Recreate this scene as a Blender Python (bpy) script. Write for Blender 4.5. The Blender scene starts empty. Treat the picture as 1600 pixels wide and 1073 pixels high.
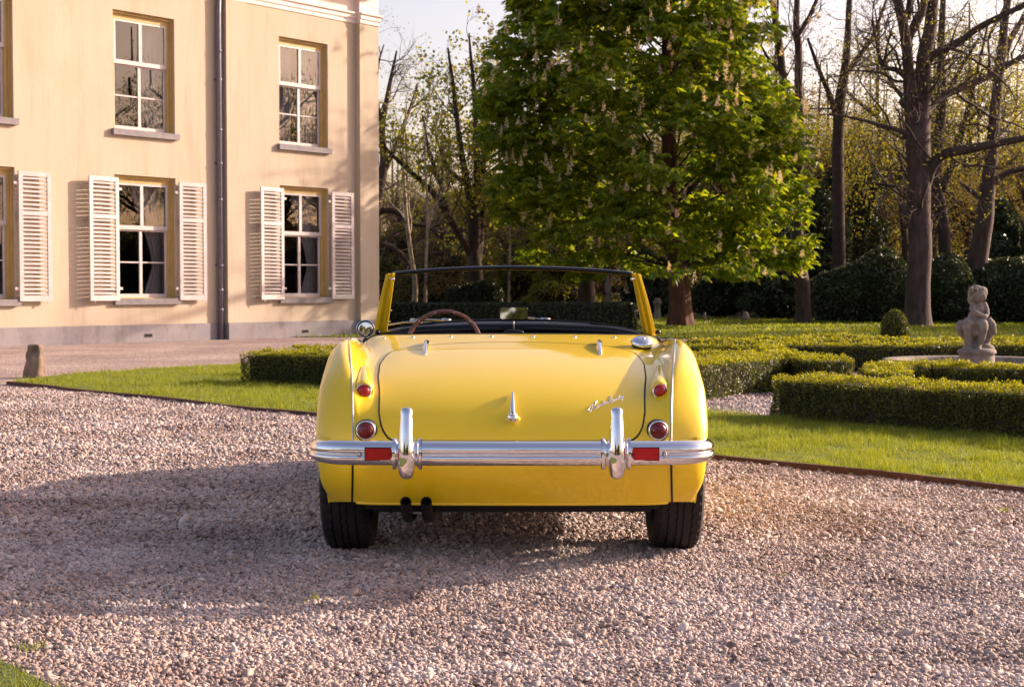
import bpy, bmesh, math, random
import numpy as np
from mathutils import Vector, Matrix

rng = np.random.default_rng(7)
random.seed(7)
scene = bpy.context.scene
COL = scene.collection

# ------------------------------------------------------------------ camera
FPX = 2300.0; CAMH = 1.12; PITCH = math.atan(86.5 / FPX)
cam_d = bpy.data.cameras.new("camera")
cam = bpy.data.objects.new("camera", cam_d); COL.objects.link(cam)
cam.location = (0, 0, CAMH); cam.rotation_euler = (math.pi / 2 - PITCH, 0, 0)
cam_d.sensor_width = 36; cam_d.lens = 36 * FPX / 1600
cam_d.clip_start = 0.1; cam_d.clip_end = 3000
cam_d.dof.use_dof = True; cam_d.dof.focus_distance = 5.9; cam_d.dof.aperture_fstop = 11
scene.camera = cam

# ------------------------------------------------------------------ sky and sun
SUN_EL = math.radians(20); SUN_AZ = math.radians(24)      # azimuth from +X towards +Y
S = Vector((math.cos(SUN_EL) * math.cos(SUN_AZ), math.cos(SUN_EL) * math.sin(SUN_AZ), math.sin(SUN_EL)))
world = bpy.data.worlds.new("World"); scene.world = world; world.use_nodes = True
wn = world.node_tree.nodes; wl = world.node_tree.links; wn.clear()
sky = wn.new("ShaderNodeTexSky"); sky.sky_type = 'NISHITA'; sky.sun_disc = False
sky.sun_elevation = SUN_EL; sky.sun_rotation = math.pi / 2 - SUN_AZ
sky.air_density = 1.0; sky.dust_density = 3.0; sky.ozone_density = 1.0
tint = wn.new("ShaderNodeMixRGB"); tint.blend_type = 'MULTIPLY'; tint.inputs[0].default_value = 1
tint.inputs[2].default_value = (1.31, 1.02, 0.95, 1)
bg = wn.new("ShaderNodeBackground"); bg.inputs[1].default_value = 0.13
wo = wn.new("ShaderNodeOutputWorld")
wl.new(sky.outputs[0], tint.inputs[1]); wl.new(tint.outputs[0], bg.inputs[0]); wl.new(bg.outputs[0], wo.inputs[0])
sun_d = bpy.data.lights.new("sun", 'SUN'); sun_d.energy = 4.6; sun_d.angle = math.radians(0.5)
sun_d.color = (1.0, 0.80, 0.62)
sun = bpy.data.objects.new("sun", sun_d); COL.objects.link(sun)
sun.rotation_euler = (-S).to_track_quat('-Z', 'Y').to_euler(); sun.location = (30, 10, 30)
scene.view_settings.view_transform = 'Standard'; scene.view_settings.look = 'None'
scene.view_settings.exposure = 0.95; scene.view_settings.gamma = 1.0
scene.view_settings.use_curve_mapping = False
scene.render.film_transparent = False
scene.cycles.max_bounces = 8; scene.cycles.transparent_max_bounces = 24

# ------------------------------------------------------------------ survey helpers (place things from bearings)
_F = np.array([0, math.cos(PITCH), -math.sin(PITCH)]); _U = np.array([0, math.sin(PITCH), math.cos(PITCH)])
def ray(px, py): return FPX * _F + (px - 800) * np.array([1.0, 0, 0]) - (py - 536.5) * _U
def ground(px, py, z=0.0):
    d = ray(px, py); t = (z - CAMH) / d[2]; return d * t + np.array([0, 0, CAMH])
def at(px, py, dep):
    d = ray(px, py); t = dep / d[1]; return d * t + np.array([0, 0, CAMH])

# ------------------------------------------------------------------ materials
def lin(c): return tuple(c) + (1,) if len(c) == 3 else c
def mat(name, col, rough=0.6, metal=0.0, coat=0.0, col2=None, nscale=5.0, ndetail=4, npos=(0.35, 0.65), bump=0.0, bscale=40.0,
        island=None, transl=0.0, spec=0.5, stretch=None, col3=None, nscale3=1.0, npos3=(0.45,0.7)):
    m = bpy.data.materials.new(name); m.use_nodes = True
    nt = m.node_tree; N = nt.nodes; L = nt.links
    p = N["Principled BSDF"]; out = N["Material Output"]
    p.inputs["Base Color"].default_value = lin(col); p.inputs["Roughness"].default_value = rough
    p.inputs["Metallic"].default_value = metal; p.inputs["Coat Weight"].default_value = coat
    p.inputs["Coat Roughness"].default_value = 0.03; p.inputs["Specular IOR Level"].default_value = spec
    tc = N.new("ShaderNodeTexCoord"); vec = tc.outputs["Object"]
    if stretch:
        mp = N.new("ShaderNodeMapping"); mp.inputs["Scale"].default_value = stretch; L.new(vec, mp.inputs[0]); vec = mp.outputs[0]
    csock = None
    if island:
        g = N.new("ShaderNodeNewGeometry"); r = N.new("ShaderNodeValToRGB")
        r.color_ramp.elements.remove(r.color_ramp.elements[0])
        for i, c in enumerate(island):
            pos = i / max(1, len(island) - 1)
            e = r.color_ramp.elements[0] if i == 0 else r.color_ramp.elements.new(pos)
            e.position = pos; e.color = lin(c)
        L.new(g.outputs["Random Per Island"], r.inputs[0]); csock = r.outputs[0]
    def mixin(cs, c1, c2, sc, pos):
        n = N.new("ShaderNodeTexNoise"); n.inputs["Scale"].default_value = sc; n.inputs["Detail"].default_value = ndetail
        n.inputs["Roughness"].default_value = 0.6; L.new(vec, n.inputs[0])
        r = N.new("ShaderNodeValToRGB"); r.color_ramp.elements[0].position = pos[0]; r.color_ramp.elements[1].position = pos[1]
        L.new(n.outputs[0], r.inputs[0])
        mx = N.new("ShaderNodeMixRGB"); L.new(r.outputs[0], mx.inputs[0])
        if cs: L.new(cs, mx.inputs[1])
        else: mx.inputs[1].default_value = lin(c1)
        mx.inputs[2].default_value = lin(c2); return mx.outputs[0]
    if col2 is not None: csock = mixin(csock, col, col2, nscale, npos)
    if col3 is not None: csock = mixin(csock, col, col3, nscale3, npos3)
    if csock: L.new(csock, p.inputs["Base Color"])
    if bump:
        n = N.new("ShaderNodeTexNoise"); n.inputs["Scale"].default_value = bscale; n.inputs["Detail"].default_value = 6
        L.new(vec, n.inputs[0]); b = N.new("ShaderNodeBump"); b.inputs["Strength"].default_value = bump
        b.inputs["Distance"].default_value = 0.02; L.new(n.outputs[0], b.inputs["Height"]); L.new(b.outputs[0], p.inputs["Normal"])
    if transl:
        t = N.new("ShaderNodeBsdfTranslucent"); ms = N.new("ShaderNodeMixShader"); ms.inputs[0].default_value = transl
        if csock:
            hs = N.new("ShaderNodeMixRGB"); hs.blend_type = 'MULTIPLY'; hs.inputs[0].default_value = 1
            hs.inputs[2].default_value = (2.1, 1.9, 0.55, 1); L.new(csock, hs.inputs[1]); L.new(hs.outputs[0], t.inputs[0])
        else: t.inputs[0].default_value = (min(1, col[0] * 1.8), min(1, col[1] * 1.7), col[2] * .6, 1)
        L.new(p.outputs[0], ms.inputs[1]); L.new(t.outputs[0], ms.inputs[2]); L.new(ms.outputs[0], out.inputs[0])
    return m

def streaks(m, amount=.35, scale=(3.0, 3.0, .28)):
    """rain marks: long vertical stains multiplied into the colour of a wall"""
    N = m.node_tree.nodes; L = m.node_tree.links; p = N["Principled BSDF"]; src = p.inputs["Base Color"].links[0].from_socket
    tc = N.new("ShaderNodeTexCoord"); mp = N.new("ShaderNodeMapping"); mp.inputs["Scale"].default_value = scale; L.new(tc.outputs["Object"], mp.inputs[0])
    for sc, pos, c in ((1.6, (.50, .72), (1 - amount, 1 - amount * 1.05, 1 - amount * 1.1)), (6.0, (.56, .75), (1 - amount * .6, 1 - amount * .7, 1 - amount * .75))):
        n = N.new("ShaderNodeTexNoise"); n.inputs["Scale"].default_value = sc; n.inputs["Detail"].default_value = 9; n.inputs["Roughness"].default_value = .62; L.new(mp.outputs[0], n.inputs[0])
        r = N.new("ShaderNodeValToRGB"); r.color_ramp.elements[0].position = pos[0]; r.color_ramp.elements[1].position = pos[1]; r.color_ramp.elements[0].color = (1, 1, 1, 1); r.color_ramp.elements[1].color = lin(c); L.new(n.outputs[0], r.inputs[0])
        mx = N.new("ShaderNodeMixRGB"); mx.blend_type = 'MULTIPLY'; mx.inputs[0].default_value = 1; L.new(src, mx.inputs[1]); L.new(r.outputs[0], mx.inputs[2]); src = mx.outputs[0]
    L.new(src, p.inputs["Base Color"])
def glass_mat(name, tintc, ior=1.5, gain=1.0):
    m = bpy.data.materials.new(name); m.use_nodes = True; N = m.node_tree.nodes; L = m.node_tree.links
    for n in list(N):
        if n.type == 'BSDF_PRINCIPLED': N.remove(n)
    out = N["Material Output"]
    fr = N.new("ShaderNodeFresnel"); fr.inputs[0].default_value = ior
    mu = N.new("ShaderNodeMath"); mu.operation = 'MULTIPLY'; mu.inputs[1].default_value = gain; mu.use_clamp = True
    tr = N.new("ShaderNodeBsdfTransparent"); tr.inputs[0].default_value = lin(tintc)
    gl = N.new("ShaderNodeBsdfGlossy"); gl.inputs["Roughness"].default_value = 0.0
    mx = N.new("ShaderNodeMixShader"); L.new(fr.outputs[0], mu.inputs[0]); L.new(mu.outputs[0], mx.inputs[0])
    L.new(tr.outputs[0], mx.inputs[1]); L.new(gl.outputs[0], mx.inputs[2]); L.new(mx.outputs[0], out.inputs[0])
    return m

M = {}
M['paint'] = mat('yellow_paint', (0.86, 0.60, 0.008), 0.36, coat=0.9, spec=0.35)
M['paint'].node_tree.nodes['Principled BSDF'].inputs['Coat Roughness'].default_value = 0.05
M['chrome'] = mat('chrome', (0.84, 0.84, 0.87), 0.035, 1.0)
M['chrome_dull'] = mat('dull_chrome', (0.6, 0.6, 0.62), 0.25, 1.0)
M['black_gloss'] = mat('black_gloss', (0.006, 0.006, 0.008), 0.28, coat=0.15, spec=0.35)
M['black_trim'] = mat('black_vinyl', (0.010, 0.010, 0.014), 0.5, bump=0.2, bscale=300)
M['under'] = mat('underbody_black', (0.008, 0.008, 0.009), 0.85)
M['seam'] = mat('seam_black', (0.012, 0.007, 0.002), 0.7)
M['rubber'] = mat('tyre_rubber', (0.009, 0.008, 0.010), 0.8, bump=0.15, bscale=120, col2=(0.016, 0.014, 0.016), nscale=9)
M['bead'] = mat('wing_bead', (0.55, 0.53, 0.50), 0.35, 0.6)
M['redlens'] = mat('red_lens', (0.40, 0.002, 0.006), 0.15, coat=0.4, bump=0.12, bscale=160)
M['redlens2'] = mat('dark_red_lens', (0.14, 0.001, 0.006), 0.15, coat=0.4, bump=0.12, bscale=160)
M['reflector'] = mat('red_reflector', (0.50, 0.004, 0.006), 0.35, coat=0.2, spec=0.3, bump=0.25, bscale=220)
M['wood'] = mat('steering_wood', (0.22, 0.075, 0.030), 0.25, coat=0.6, col2=(0.12, 0.035, 0.015), nscale=25)
M['mirror'] = mat('mirror_glass', (0.85, 0.87, 0.88), 0.02, 1.0)
M['exhaust'] = mat('exhaust_steel', (0.035, 0.028, 0.026), 0.6, 0.6, col2=(0.015, 0.01, 0.01), nscale=20)
M['screen'] = glass_mat('windscreen_glass', (0.66, 0.64, 0.66), 1.5, 0.55)
M['pane'] = glass_mat('window_glass', (0.75, 0.73, 0.75), 1.5, 2.3)
M['wall'] = mat('cream_render', (0.52, 0.435, 0.335), 0.9, col2=(0.47, 0.37, 0.26), nscale=1.3, ndetail=8, npos=(0.42, 0.78), bump=0.12, bscale=14,
                col3=(0.50, 0.41, 0.32), nscale3=0.45, npos3=(0.4, 0.7), stretch=(1, 1, 0.45))
streaks(M['wall'], .13)
M['plinth'] = mat('grey_plinth', (0.225, 0.21, 0.235), 0.85, col2=(0.29, 0.255, 0.27), nscale=1.6, ndetail=8, bump=0.15, bscale=20,
                  col3=(0.18, 0.16, 0.18), nscale3=3.5, npos3=(0.55, 0.75))
streaks(M['plinth'], .34, (2, 2, .7))
M['ochre'] = mat('ochre_casing', (0.52, 0.37, 0.13), 0.55, col2=(0.44, 0.30, 0.10), nscale=3)
M['white'] = mat('white_joinery', (0.58, 0.525, 0.53), 0.45, col2=(0.49, 0.435, 0.44), nscale=4)
M['cornice'] = mat('cornice_white', (0.80, 0.70, 0.66), 0.7, col2=(0.72, 0.60, 0.54), nscale=2)
M['sill'] = mat('sill_stone', (0.19, 0.175, 0.195), 0.75, col2=(0.25, 0.225, 0.235), nscale=8, bump=0.1, bscale=60)
M['zinc'] = mat('zinc_pipe', (0.15, 0.155, 0.22), 0.5, 0.3, col2=(0.20, 0.19, 0.25), nscale=6)
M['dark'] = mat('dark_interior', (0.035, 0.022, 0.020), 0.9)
M['curtain'] = mat('curtain_cloth', (0.62, 0.60, 0.62), 0.9)
M['vent'] = mat('vent_iron', (0.03, 0.025, 0.025), 0.8)
M['roof'] = mat('roof_slate', (0.09, 0.085, 0.095), 0.7)
M['stone'] = mat('garden_stone', (0.26, 0.215, 0.19), 0.85, col2=(0.15, 0.13, 0.11), nscale=9, ndetail=8, bump=0.35, bscale=60,
                 col3=(0.33, 0.27, 0.235), nscale3=4, npos3=(0.5, 0.7))
M['post'] = mat('weathered_post', (0.25, 0.17, 0.12), 0.9, col2=(0.07, 0.055, 0.045), nscale=9, ndetail=8, bump=0.5, bscale=50, col3=(0.38, 0.28, 0.20), nscale3=5, npos3=(0.5, 0.7), stretch=(1, 1, .4))
M['edging'] = mat('rusty_steel_edging', (0.075, 0.033, 0.026), 0.8, col2=(0.12, 0.05, 0.035), nscale=4, bump=0.3, bscale=30)
M['bark_red'] = mat('red_brown_bark', (0.17, 0.072, 0.045), 0.9, col2=(0.07, 0.032, 0.024), nscale=5, ndetail=8, bump=1.0, bscale=9, stretch=(3, 3, 0.35))
M['bark'] = mat('grey_brown_bark', (0.105, 0.066, 0.058), 0.9, col2=(0.045, 0.029, 0.027), nscale=4, ndetail=8, bump=0.8, bscale=12, stretch=(2, 2, 0.5))
M['bark_dark'] = mat('dark_bark', (0.075, 0.045, 0.038), 0.9, col2=(0.04, 0.026, 0.022), nscale=5, bump=0.6, bscale=12)
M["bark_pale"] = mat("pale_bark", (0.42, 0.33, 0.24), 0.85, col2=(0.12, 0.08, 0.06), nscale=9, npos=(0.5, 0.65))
M['leaf_chestnut'] = mat('chestnut_leaf', (0.05, 0.10, 0.012), 0.48, island=[(0.070, 0.125, 0.018), (0.145, 0.210, 0.020), (0.27, 0.300, 0.025)], transl=0.6)
M['leaf_young'] = mat('young_leaf', (0.1, 0.13, 0.02), 0.5, island=[(0.14, 0.175, 0.034), (0.26, 0.265, 0.046), (0.18, 0.155, 0.045)], transl=0.5)
M['leaf_yellow'] = mat('spring_yellow_leaf', (0.2, 0.18, 0.02), 0.5, island=[(0.10, 0.12, 0.022), (0.155, 0.155, 0.032), (0.12, 0.095, 0.032)], transl=0.5)
M['leaf_bud'] = mat('brown_bud_leaf', (0.14, 0.08, 0.03), 0.6, island=[(0.14, 0.10, 0.05), (0.20, 0.165, 0.055), (0.13, 0.125, 0.035)], transl=0.4)
M['leaf_dark'] = mat('dark_evergreen_leaf', (0.02, 0.035, 0.01), 0.38, island=[(0.026, 0.042, 0.016), (0.048, 0.070, 0.026), (0.078, 0.095, 0.036)], transl=0.12)
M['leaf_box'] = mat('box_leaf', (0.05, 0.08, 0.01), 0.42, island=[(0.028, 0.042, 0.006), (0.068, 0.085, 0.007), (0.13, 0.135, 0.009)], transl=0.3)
M['leaf_new_lit'] = mat('box_lit_new_growth', (0.2, 0.2, 0.01), 0.45, island=[(0.12, 0.145, 0.008), (0.22, 0.235, 0.010), (0.32, 0.305, 0.012)], transl=0.45)  # new leaves, with sunlight on the hedge tops put into the colour
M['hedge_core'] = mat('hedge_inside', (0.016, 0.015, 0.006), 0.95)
M['flower'] = mat('chestnut_flower', (0.62, 0.50, 0.36), 0.7, island=[(0.72, 0.62, 0.46), (0.80, 0.70, 0.58), (0.62, 0.46, 0.36)], transl=0.2)
M['grass'] = mat('grass_blade', (0.08, 0.14, 0.01), 0.55, island=[(0.095, 0.145, 0.014), (0.175, 0.225, 0.020), (0.27, 0.28, 0.04)], transl=0.42)

# ------------------------------------------------------------------ mesh helpers
ORG = {}
def tag(o, label=None, cat=None, group=None, kind=None):
    if label: o['label'] = label
    if cat: o['category'] = cat
    if group: o['group'] = group
    if kind: o['kind'] = kind
    return o
def thing(name, loc, label, cat, group=None):
    o = bpy.data.objects.new(name, None); COL.objects.link(o); o.location = loc; o.empty_display_size = 0.2
    ORG[o.name] = Vector(loc); return tag(o, label, cat, group)
def np_mesh(name, V, faces, smooth=False):
    """faces: list of (m,k) int arrays."""
    me = bpy.data.meshes.new(name)
    V = np.asarray(V, dtype=np.float32)
    faces = [np.asarray(f, dtype=np.int32) for f in faces if len(f)]
    me.vertices.add(len(V)); me.vertices.foreach_set("co", V.ravel())
    tot = sum(f.size for f in faces); nf = sum(len(f) for f in faces)
    me.loops.add(tot); me.loops.foreach_set("vertex_index", np.concatenate([f.ravel() for f in faces]))
    starts = []; s = 0
    for f in faces:
        k = f.shape[1]; starts.append(s + np.arange(len(f)) * k); s += f.size
    me.polygons.add(nf); me.polygons.foreach_set("loop_start", np.concatenate(starts).astype(np.int32))
    me.polygons.foreach_set("use_smooth", np.full(nf, smooth, dtype=bool))
    me.update(calc_edges=True); me.validate(); return me
def link(name, me, m, parent=None, loc=(0, 0, 0)):
    """me's coordinates are relative to world point loc."""
    o = bpy.data.objects.new(name, me); COL.objects.link(o)
    if m is not None and len(me.materials) == 0: me.materials.append(m)
    loc = Vector(loc); ORG[o.name] = loc
    if parent is not None:
        o.parent = parent; o.location = loc - ORG[parent.name]
    else: o.location = loc
    return o
def put(name, V, faces, m, parent=None, smooth=False, origin=None):
    V = np.asarray(V, dtype=float)
    c = np.array(origin) if origin is not None else (V.min(0) + V.max(0)) / 2
    return link(name, np_mesh(name, V - c, faces, smooth), m, parent, c)

class MB:
    def __init__(s): s.v = []; s.q = []; s.t = []; s.n = 0
    def add(s, V, q=None, t=None):
        V = np.asarray(V, dtype=float); s.v.append(V)
        if q is not None and len(q): s.q.append(np.asarray(q, int) + s.n)
        if t is not None and len(t): s.t.append(np.asarray(t, int) + s.n)
        s.n += len(V)
    def box(s, a, b, fr=None):
        (x0, y0, z0), (x1, y1, z1) = a, b
        V = [[x0,y0,z0],[x1,y0,z0],[x1,y1,z0],[x0,y1,z0],[x0,y0,z1],[x1,y0,z1],[x1,y1,z1],[x0,y1,z1]]
        if fr: V = [fr(*p) for p in V]
        s.add(V, [[0,3,2,1],[4,5,6,7],[0,1,5,4],[1,2,6,5],[2,3,7,6],[3,0,4,7]])
    def grid(s, P, close_u=False, close_v=False, cap=False):
        """P (nu,nv,3)"""
        nu, nv = P.shape[:2]; idx = np.arange(nu * nv).reshape(nu, nv)
        a = idx if not close_u else np.vstack([idx, idx[:1]])
        a = a if not close_v else np.hstack([a, a[:, :1]])
        q = np.stack([a[:-1, :-1], a[1:, :-1], a[1:, 1:], a[:-1, 1:]], -1).reshape(-1, 4)
        V = P.reshape(-1, 3); t = []
        if cap:
            V = np.vstack([V, P[0].mean(0), P[-1].mean(0)]); k = nu * nv
            for j in range(nv):
                j2 = (j + 1) % nv
                t.append([k, idx[0, j], idx[0, j2]]); t.append([k + 1, idx[-1, j2], idx[-1, j]])
        s.add(V, q, t)
    def tube(s, pts, rad, n=8, cap=True, flat=1.0):
        P = np.asarray(pts, float); k = len(P); r = np.broadcast_to(np.asarray(rad, float), (k,))
        T = np.gradient(P, axis=0); T /= np.linalg.norm(T, axis=1, keepdims=True) + 1e-12
        ref = np.array([0.13, 0.21, 0.97]) if abs((P[-1] - P[0])[2]) < 0.9 * np.linalg.norm(P[-1] - P[0]) + 1e-9 else np.array([0.2, 0.97, 0.1])
        A = np.cross(T, ref); A /= np.linalg.norm(A, axis=1, keepdims=True) + 1e-12; B = np.cross(T, A)
        th = np.arange(n) * 2 * math.pi / n
        G = P[:, None] + r[:, None, None] * (A[:, None] * np.cos(th)[None, :, None] + flat * B[:, None] * np.sin(th)[None, :, None])
        s.grid(G, close_v=True, cap=cap)
    def lathe(s, prof, c=(0, 0, 0), axis='z', n=32, cap=False):
        """prof list of (r,h)"""
        th = np.arange(n) * 2 * math.pi / n; pr = np.asarray(prof, float); G = np.zeros((len(pr), n, 3))
        a = pr[:, 0][:, None] * np.cos(th); b = pr[:, 0][:, None] * np.sin(th); h = np.repeat(pr[:, 1][:, None], n, 1)
        if axis == 'z': G[..., 0], G[..., 1], G[..., 2] = a, b, h
        elif axis == 'x': G[..., 0], G[..., 1], G[..., 2] = h, a, b
        else: G[..., 0], G[..., 1], G[..., 2] = b, h, a
        s.grid(G + np.array(c), close_v=True, cap=cap)
    def ell(s, c, r, nu=10, nv=14, rot=None):
        ph = np.linspace(0.02, math.pi - 0.02, nu); th = np.arange(nv) * 2 * math.pi / nv
        G = np.stack([np.sin(ph)[:, None] * np.cos(th), np.sin(ph)[:, None] * np.sin(th), np.cos(ph)[:, None] * np.ones(nv)], -1) * np.array(r)
        if rot is not None: G = G @ np.array(rot).T
        s.grid(G + np.array(c), close_v=True, cap=True)
    def arrays(s): return np.vstack(s.v), [np.vstack(x) for x in (s.q, s.t) if x]
    def put(s, name, m, parent=None, smooth=False, origin=None):
        V, F = s.arrays(); return put(name, V, F, m, parent, smooth, origin)

def smoothline(pts, n=8):
    """Catmull-Rom through the rows of pts (any width)."""
    P = np.asarray(pts, float); P = np.vstack([2 * P[0] - P[1], P, 2 * P[-1] - P[-2]]); out = []
    for i in range(1, len(P) - 2):
        for t in np.arange(n) / n:
            a, b, c, d = P[i - 1], P[i], P[i + 1], P[i + 2]
            out.append(0.5 * ((2 * b) + (-a + c) * t + (2 * a - 5 * b + 4 * c - d) * t * t + (-a + 3 * b - 3 * c + d) * t ** 3))
    out.append(P[-2]); return np.array(out)

def unit(v): return v / (np.linalg.norm(v, axis=-1, keepdims=True) + 1e-9)
def leaf_arrays(P, A, W, fold=0.0):
    """diamond leaves: centre P, half length vectors A, half width vectors W"""
    n = len(P); N = np.cross(A, W)
    V = np.stack([P - A, P + W + fold * unit(N) * np.linalg.norm(W, axis=1, keepdims=True), P + A, P - W + fold * unit(N) * np.linalg.norm(W, axis=1, keepdims=True)], 1).reshape(-1, 3)
    F = np.arange(n * 4).reshape(n, 4); return V, F
def rand_leaves(P, size, aspect=0.5, normal=None, spread=1.0, droop=0.0, r=rng):
    n = len(P); size = np.broadcast_to(size, (n,)) * r.uniform(0.7, 1.3, n)
    d = unit(r.normal(size=(n, 3)))
    if normal is None: A = d; A[:, 2] -= droop
    else:
        A = unit(np.cross(normal, d)) + spread * 0.5 * d; A[:, 2] -= droop
    A = unit(A)
    Wd = unit(np.cross(A, (normal if normal is not None else 0) + spread * unit(r.normal(size=(n, 3)))))
    return leaf_arrays(P, A * (size / 2)[:, None], Wd * (size * aspect / 2)[:, None], 0.15)

# value noise for shapes
def vnoise(P, scale, seed=0):
    P = np.asarray(P) * scale; i = np.floor(P).astype(np.int64); f = P - i; f = f * f * (3 - 2 * f)
    def h(a):
        x = (a[..., 0] * 73856093) ^ (a[..., 1] * 19349663) ^ (a[..., 2] * 83492791) ^ (seed * 2654435761 % 2**31)
        x = (x ^ (x >> 13)) * 1274126177 & 0x7fffffff; return ((x ^ (x >> 16)) & 0xffff) / 65535.0
    r = 0
    for dx in (0, 1):
        for dy in (0, 1):
            for dz in (0, 1):
                w = (f[..., 0] if dx else 1 - f[..., 0]) * (f[..., 1] if dy else 1 - f[..., 1]) * (f[..., 2] if dz else 1 - f[..., 2])
                r = r + w * h(i + np.array([dx, dy, dz]))
    return r * 2 - 1
# ================================================================== GROUND
def poly_sheet(name, pts, z, m, kind='structure', parent=None):
    P = np.array([[p[0], p[1], z] for p in pts]); c = P.mean(0)
    me = bpy.data.meshes.new(name); me.from_pydata([tuple(p - c) for p in P], [], [tuple(range(len(P)))]); me.update()
    o = link(name, me, m, parent, c); o['kind'] = kind; return o

def gravel_mat():
    m = bpy.data.materials.new('gravel_bed'); m.use_nodes = True; N = m.node_tree.nodes; L = m.node_tree.links
    p = N["Principled BSDF"]; p.inputs["Roughness"].default_value = 0.9
    tc = N.new("ShaderNodeTexCoord"); v = N.new("ShaderNodeTexVoronoi"); v.inputs["Scale"].default_value = 42; L.new(tc.outputs["Object"], v.inputs["Vector"])
    r = N.new("ShaderNodeValToRGB"); cs = [(0.310, 0.255, 0.248), (0.455, 0.385, 0.372), (0.60, 0.515, 0.492), (0.395, 0.330, 0.324)]
    for i, c in enumerate(cs):
        e = r.color_ramp.elements[i] if i < 2 else r.color_ramp.elements.new(1)
        e.position = i / 3; e.color = lin(c)
    sp = N.new("ShaderNodeSeparateColor"); L.new(v.outputs["Color"], sp.inputs[0]); L.new(sp.outputs[0], r.inputs[0])
    n = N.new("ShaderNodeTexNoise"); n.inputs["Scale"].default_value = 0.7; n.inputs["Detail"].default_value = 8; L.new(tc.outputs["Object"], n.inputs[0])
    r2 = N.new("ShaderNodeValToRGB"); r2.color_ramp.elements[0].position = 0.35; r2.color_ramp.elements[0].color = (0.72, 0.66, 0.66, 1)
    r2.color_ramp.elements[1].position = 0.65; r2.color_ramp.elements[1].color = (1.08, 1.02, 1.0, 1); L.new(n.outputs[0], r2.inputs[0])
    mx = N.new("ShaderNodeMixRGB"); mx.blend_type = 'MULTIPLY'; mx.inputs[0].default_value = 1
    L.new(r.outputs[0], mx.inputs[1]); L.new(r2.outputs[0], mx.inputs[2]); m2 = N.new("ShaderNodeTexNoise"); m2.inputs["Scale"].default_value = 11; m2.inputs["Detail"].default_value = 10; m2.inputs["Roughness"].default_value = .75; L.new(tc.outputs["Object"], m2.inputs[0])
    r3_ = N.new("ShaderNodeValToRGB"); r3_.color_ramp.elements[0].position = .38; r3_.color_ramp.elements[0].color = (.52, .47, .46, 1); r3_.color_ramp.elements[1].position = .60; r3_.color_ramp.elements[1].color = (1.05, 1.04, 1.04, 1); L.new(m2.outputs[0], r3_.inputs[0])
    my = N.new("ShaderNodeMixRGB"); my.blend_type = 'MULTIPLY'; my.inputs[0].default_value = 1; L.new(mx.outputs[0], my.inputs[1]); L.new(r3_.outputs[0], my.inputs[2]); L.new(my.outputs[0], p.inputs["Base Color"])
    b = N.new("ShaderNodeBump"); b.inputs["Strength"].default_value = 0.9; b.inputs["Distance"].default_value = 0.02; b.invert = True
    L.new(v.outputs["Distance"], b.inputs["Height"]); L.new(b.outputs[0], p.inputs["Normal"]); return m
M['gravel_bed'] = gravel_mat()
M['soil'] = mat('woodland_soil', (0.055, 0.045, 0.02), 0.95, col2=(0.035, 0.04, 0.015), nscale=0.8, bump=0.4, bscale=6)
M['turf'] = mat('turf', (0.06, 0.09, 0.010), 0.9, col2=(0.12, 0.14, 0.02), nscale=1.4, ndetail=8, bump=0.6, bscale=50,
                col3=(0.05, 0.085, 0.01), nscale3=6)

poly_sheet('ground', [(-900, -900), (900, -900), (900, 1500), (-900, 1500)], -0.03, M['soil'])
poly_sheet('gravel_court', [(-60, -40), (60, -40), (60, 30.8), (7, 31.6), (3, 32.6), (-2, 34), (-60, 34)], 0.0, M['gravel_bed'])
# lawn island: front edge is the steel edging
E0 = ground(15, 597, 0.03); E1 = ground(1600, 762, 0.03); EDIR = (E1 - E0) / np.linalg.norm(E1 - E0)
E_far = E0 + EDIR * 40
LAWN_Z = 0.03
back_pts = [ground(390, 568, LAWN_Z), ground(520, 562, LAWN_Z)]
bed_pts = [(-1.6, 20.0), (3.2, 14.6), ]
R1 = ground(1700, 682, LAWN_Z)
lawn_poly = [tuple(E0[:2]), tuple(E_far[:2]), tuple((R1 + EDIR * 24)[:2])] + [tuple(ground(x, y, LAWN_Z)[:2]) for x, y in
    [(1700, 682), (1600, 675), (1420, 663), (1250, 652), (1100, 643), (900, 632), (700, 612), (520, 600), (400, 594), (388, 568), (240, 576), (80, 587)]]
poly_sheet('lawn', lawn_poly, LAWN_Z, M['turf'])
far_lawn = [(-6, 33.5), (3.0, 32.8), (7, 31.8), (60, 31.0), (60, 52), (20, 54), (-6, 56)]
poly_sheet('far_lawn', far_lawn, 0.012, M['turf'])
C0 = ground(0, 1030, 0.02); C1 = ground(85, 1073, 0.02); CD = (C1 - C0) / np.linalg.norm(C1 - C0)
c_a = C0 - CD * 4; c_b = C1 + CD * 2.5
corner_lawn = [tuple(c_a[:2]), tuple(c_b[:2]), (c_b[0] - 2.2, c_b[1] - 2.5), (c_a[0] - 3, c_a[1] - 3)]
poly_sheet('corner_lawn', corner_lawn, 0.02, M['turf'])

def inside(P, poly):
    x, y = P[:, 0], P[:, 1]; c = np.zeros(len(P), bool); n = len(poly); j = n - 1
    for i in range(n):
        xi, yi = poly[i][:2]; xj, yj = poly[j][:2]
        m_ = ((yi > y) != (yj > y)) & (x < (xj - xi) * (y - yi) / (yj - yi + 1e-12) + xi); c ^= m_; j = i
    return c
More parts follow.
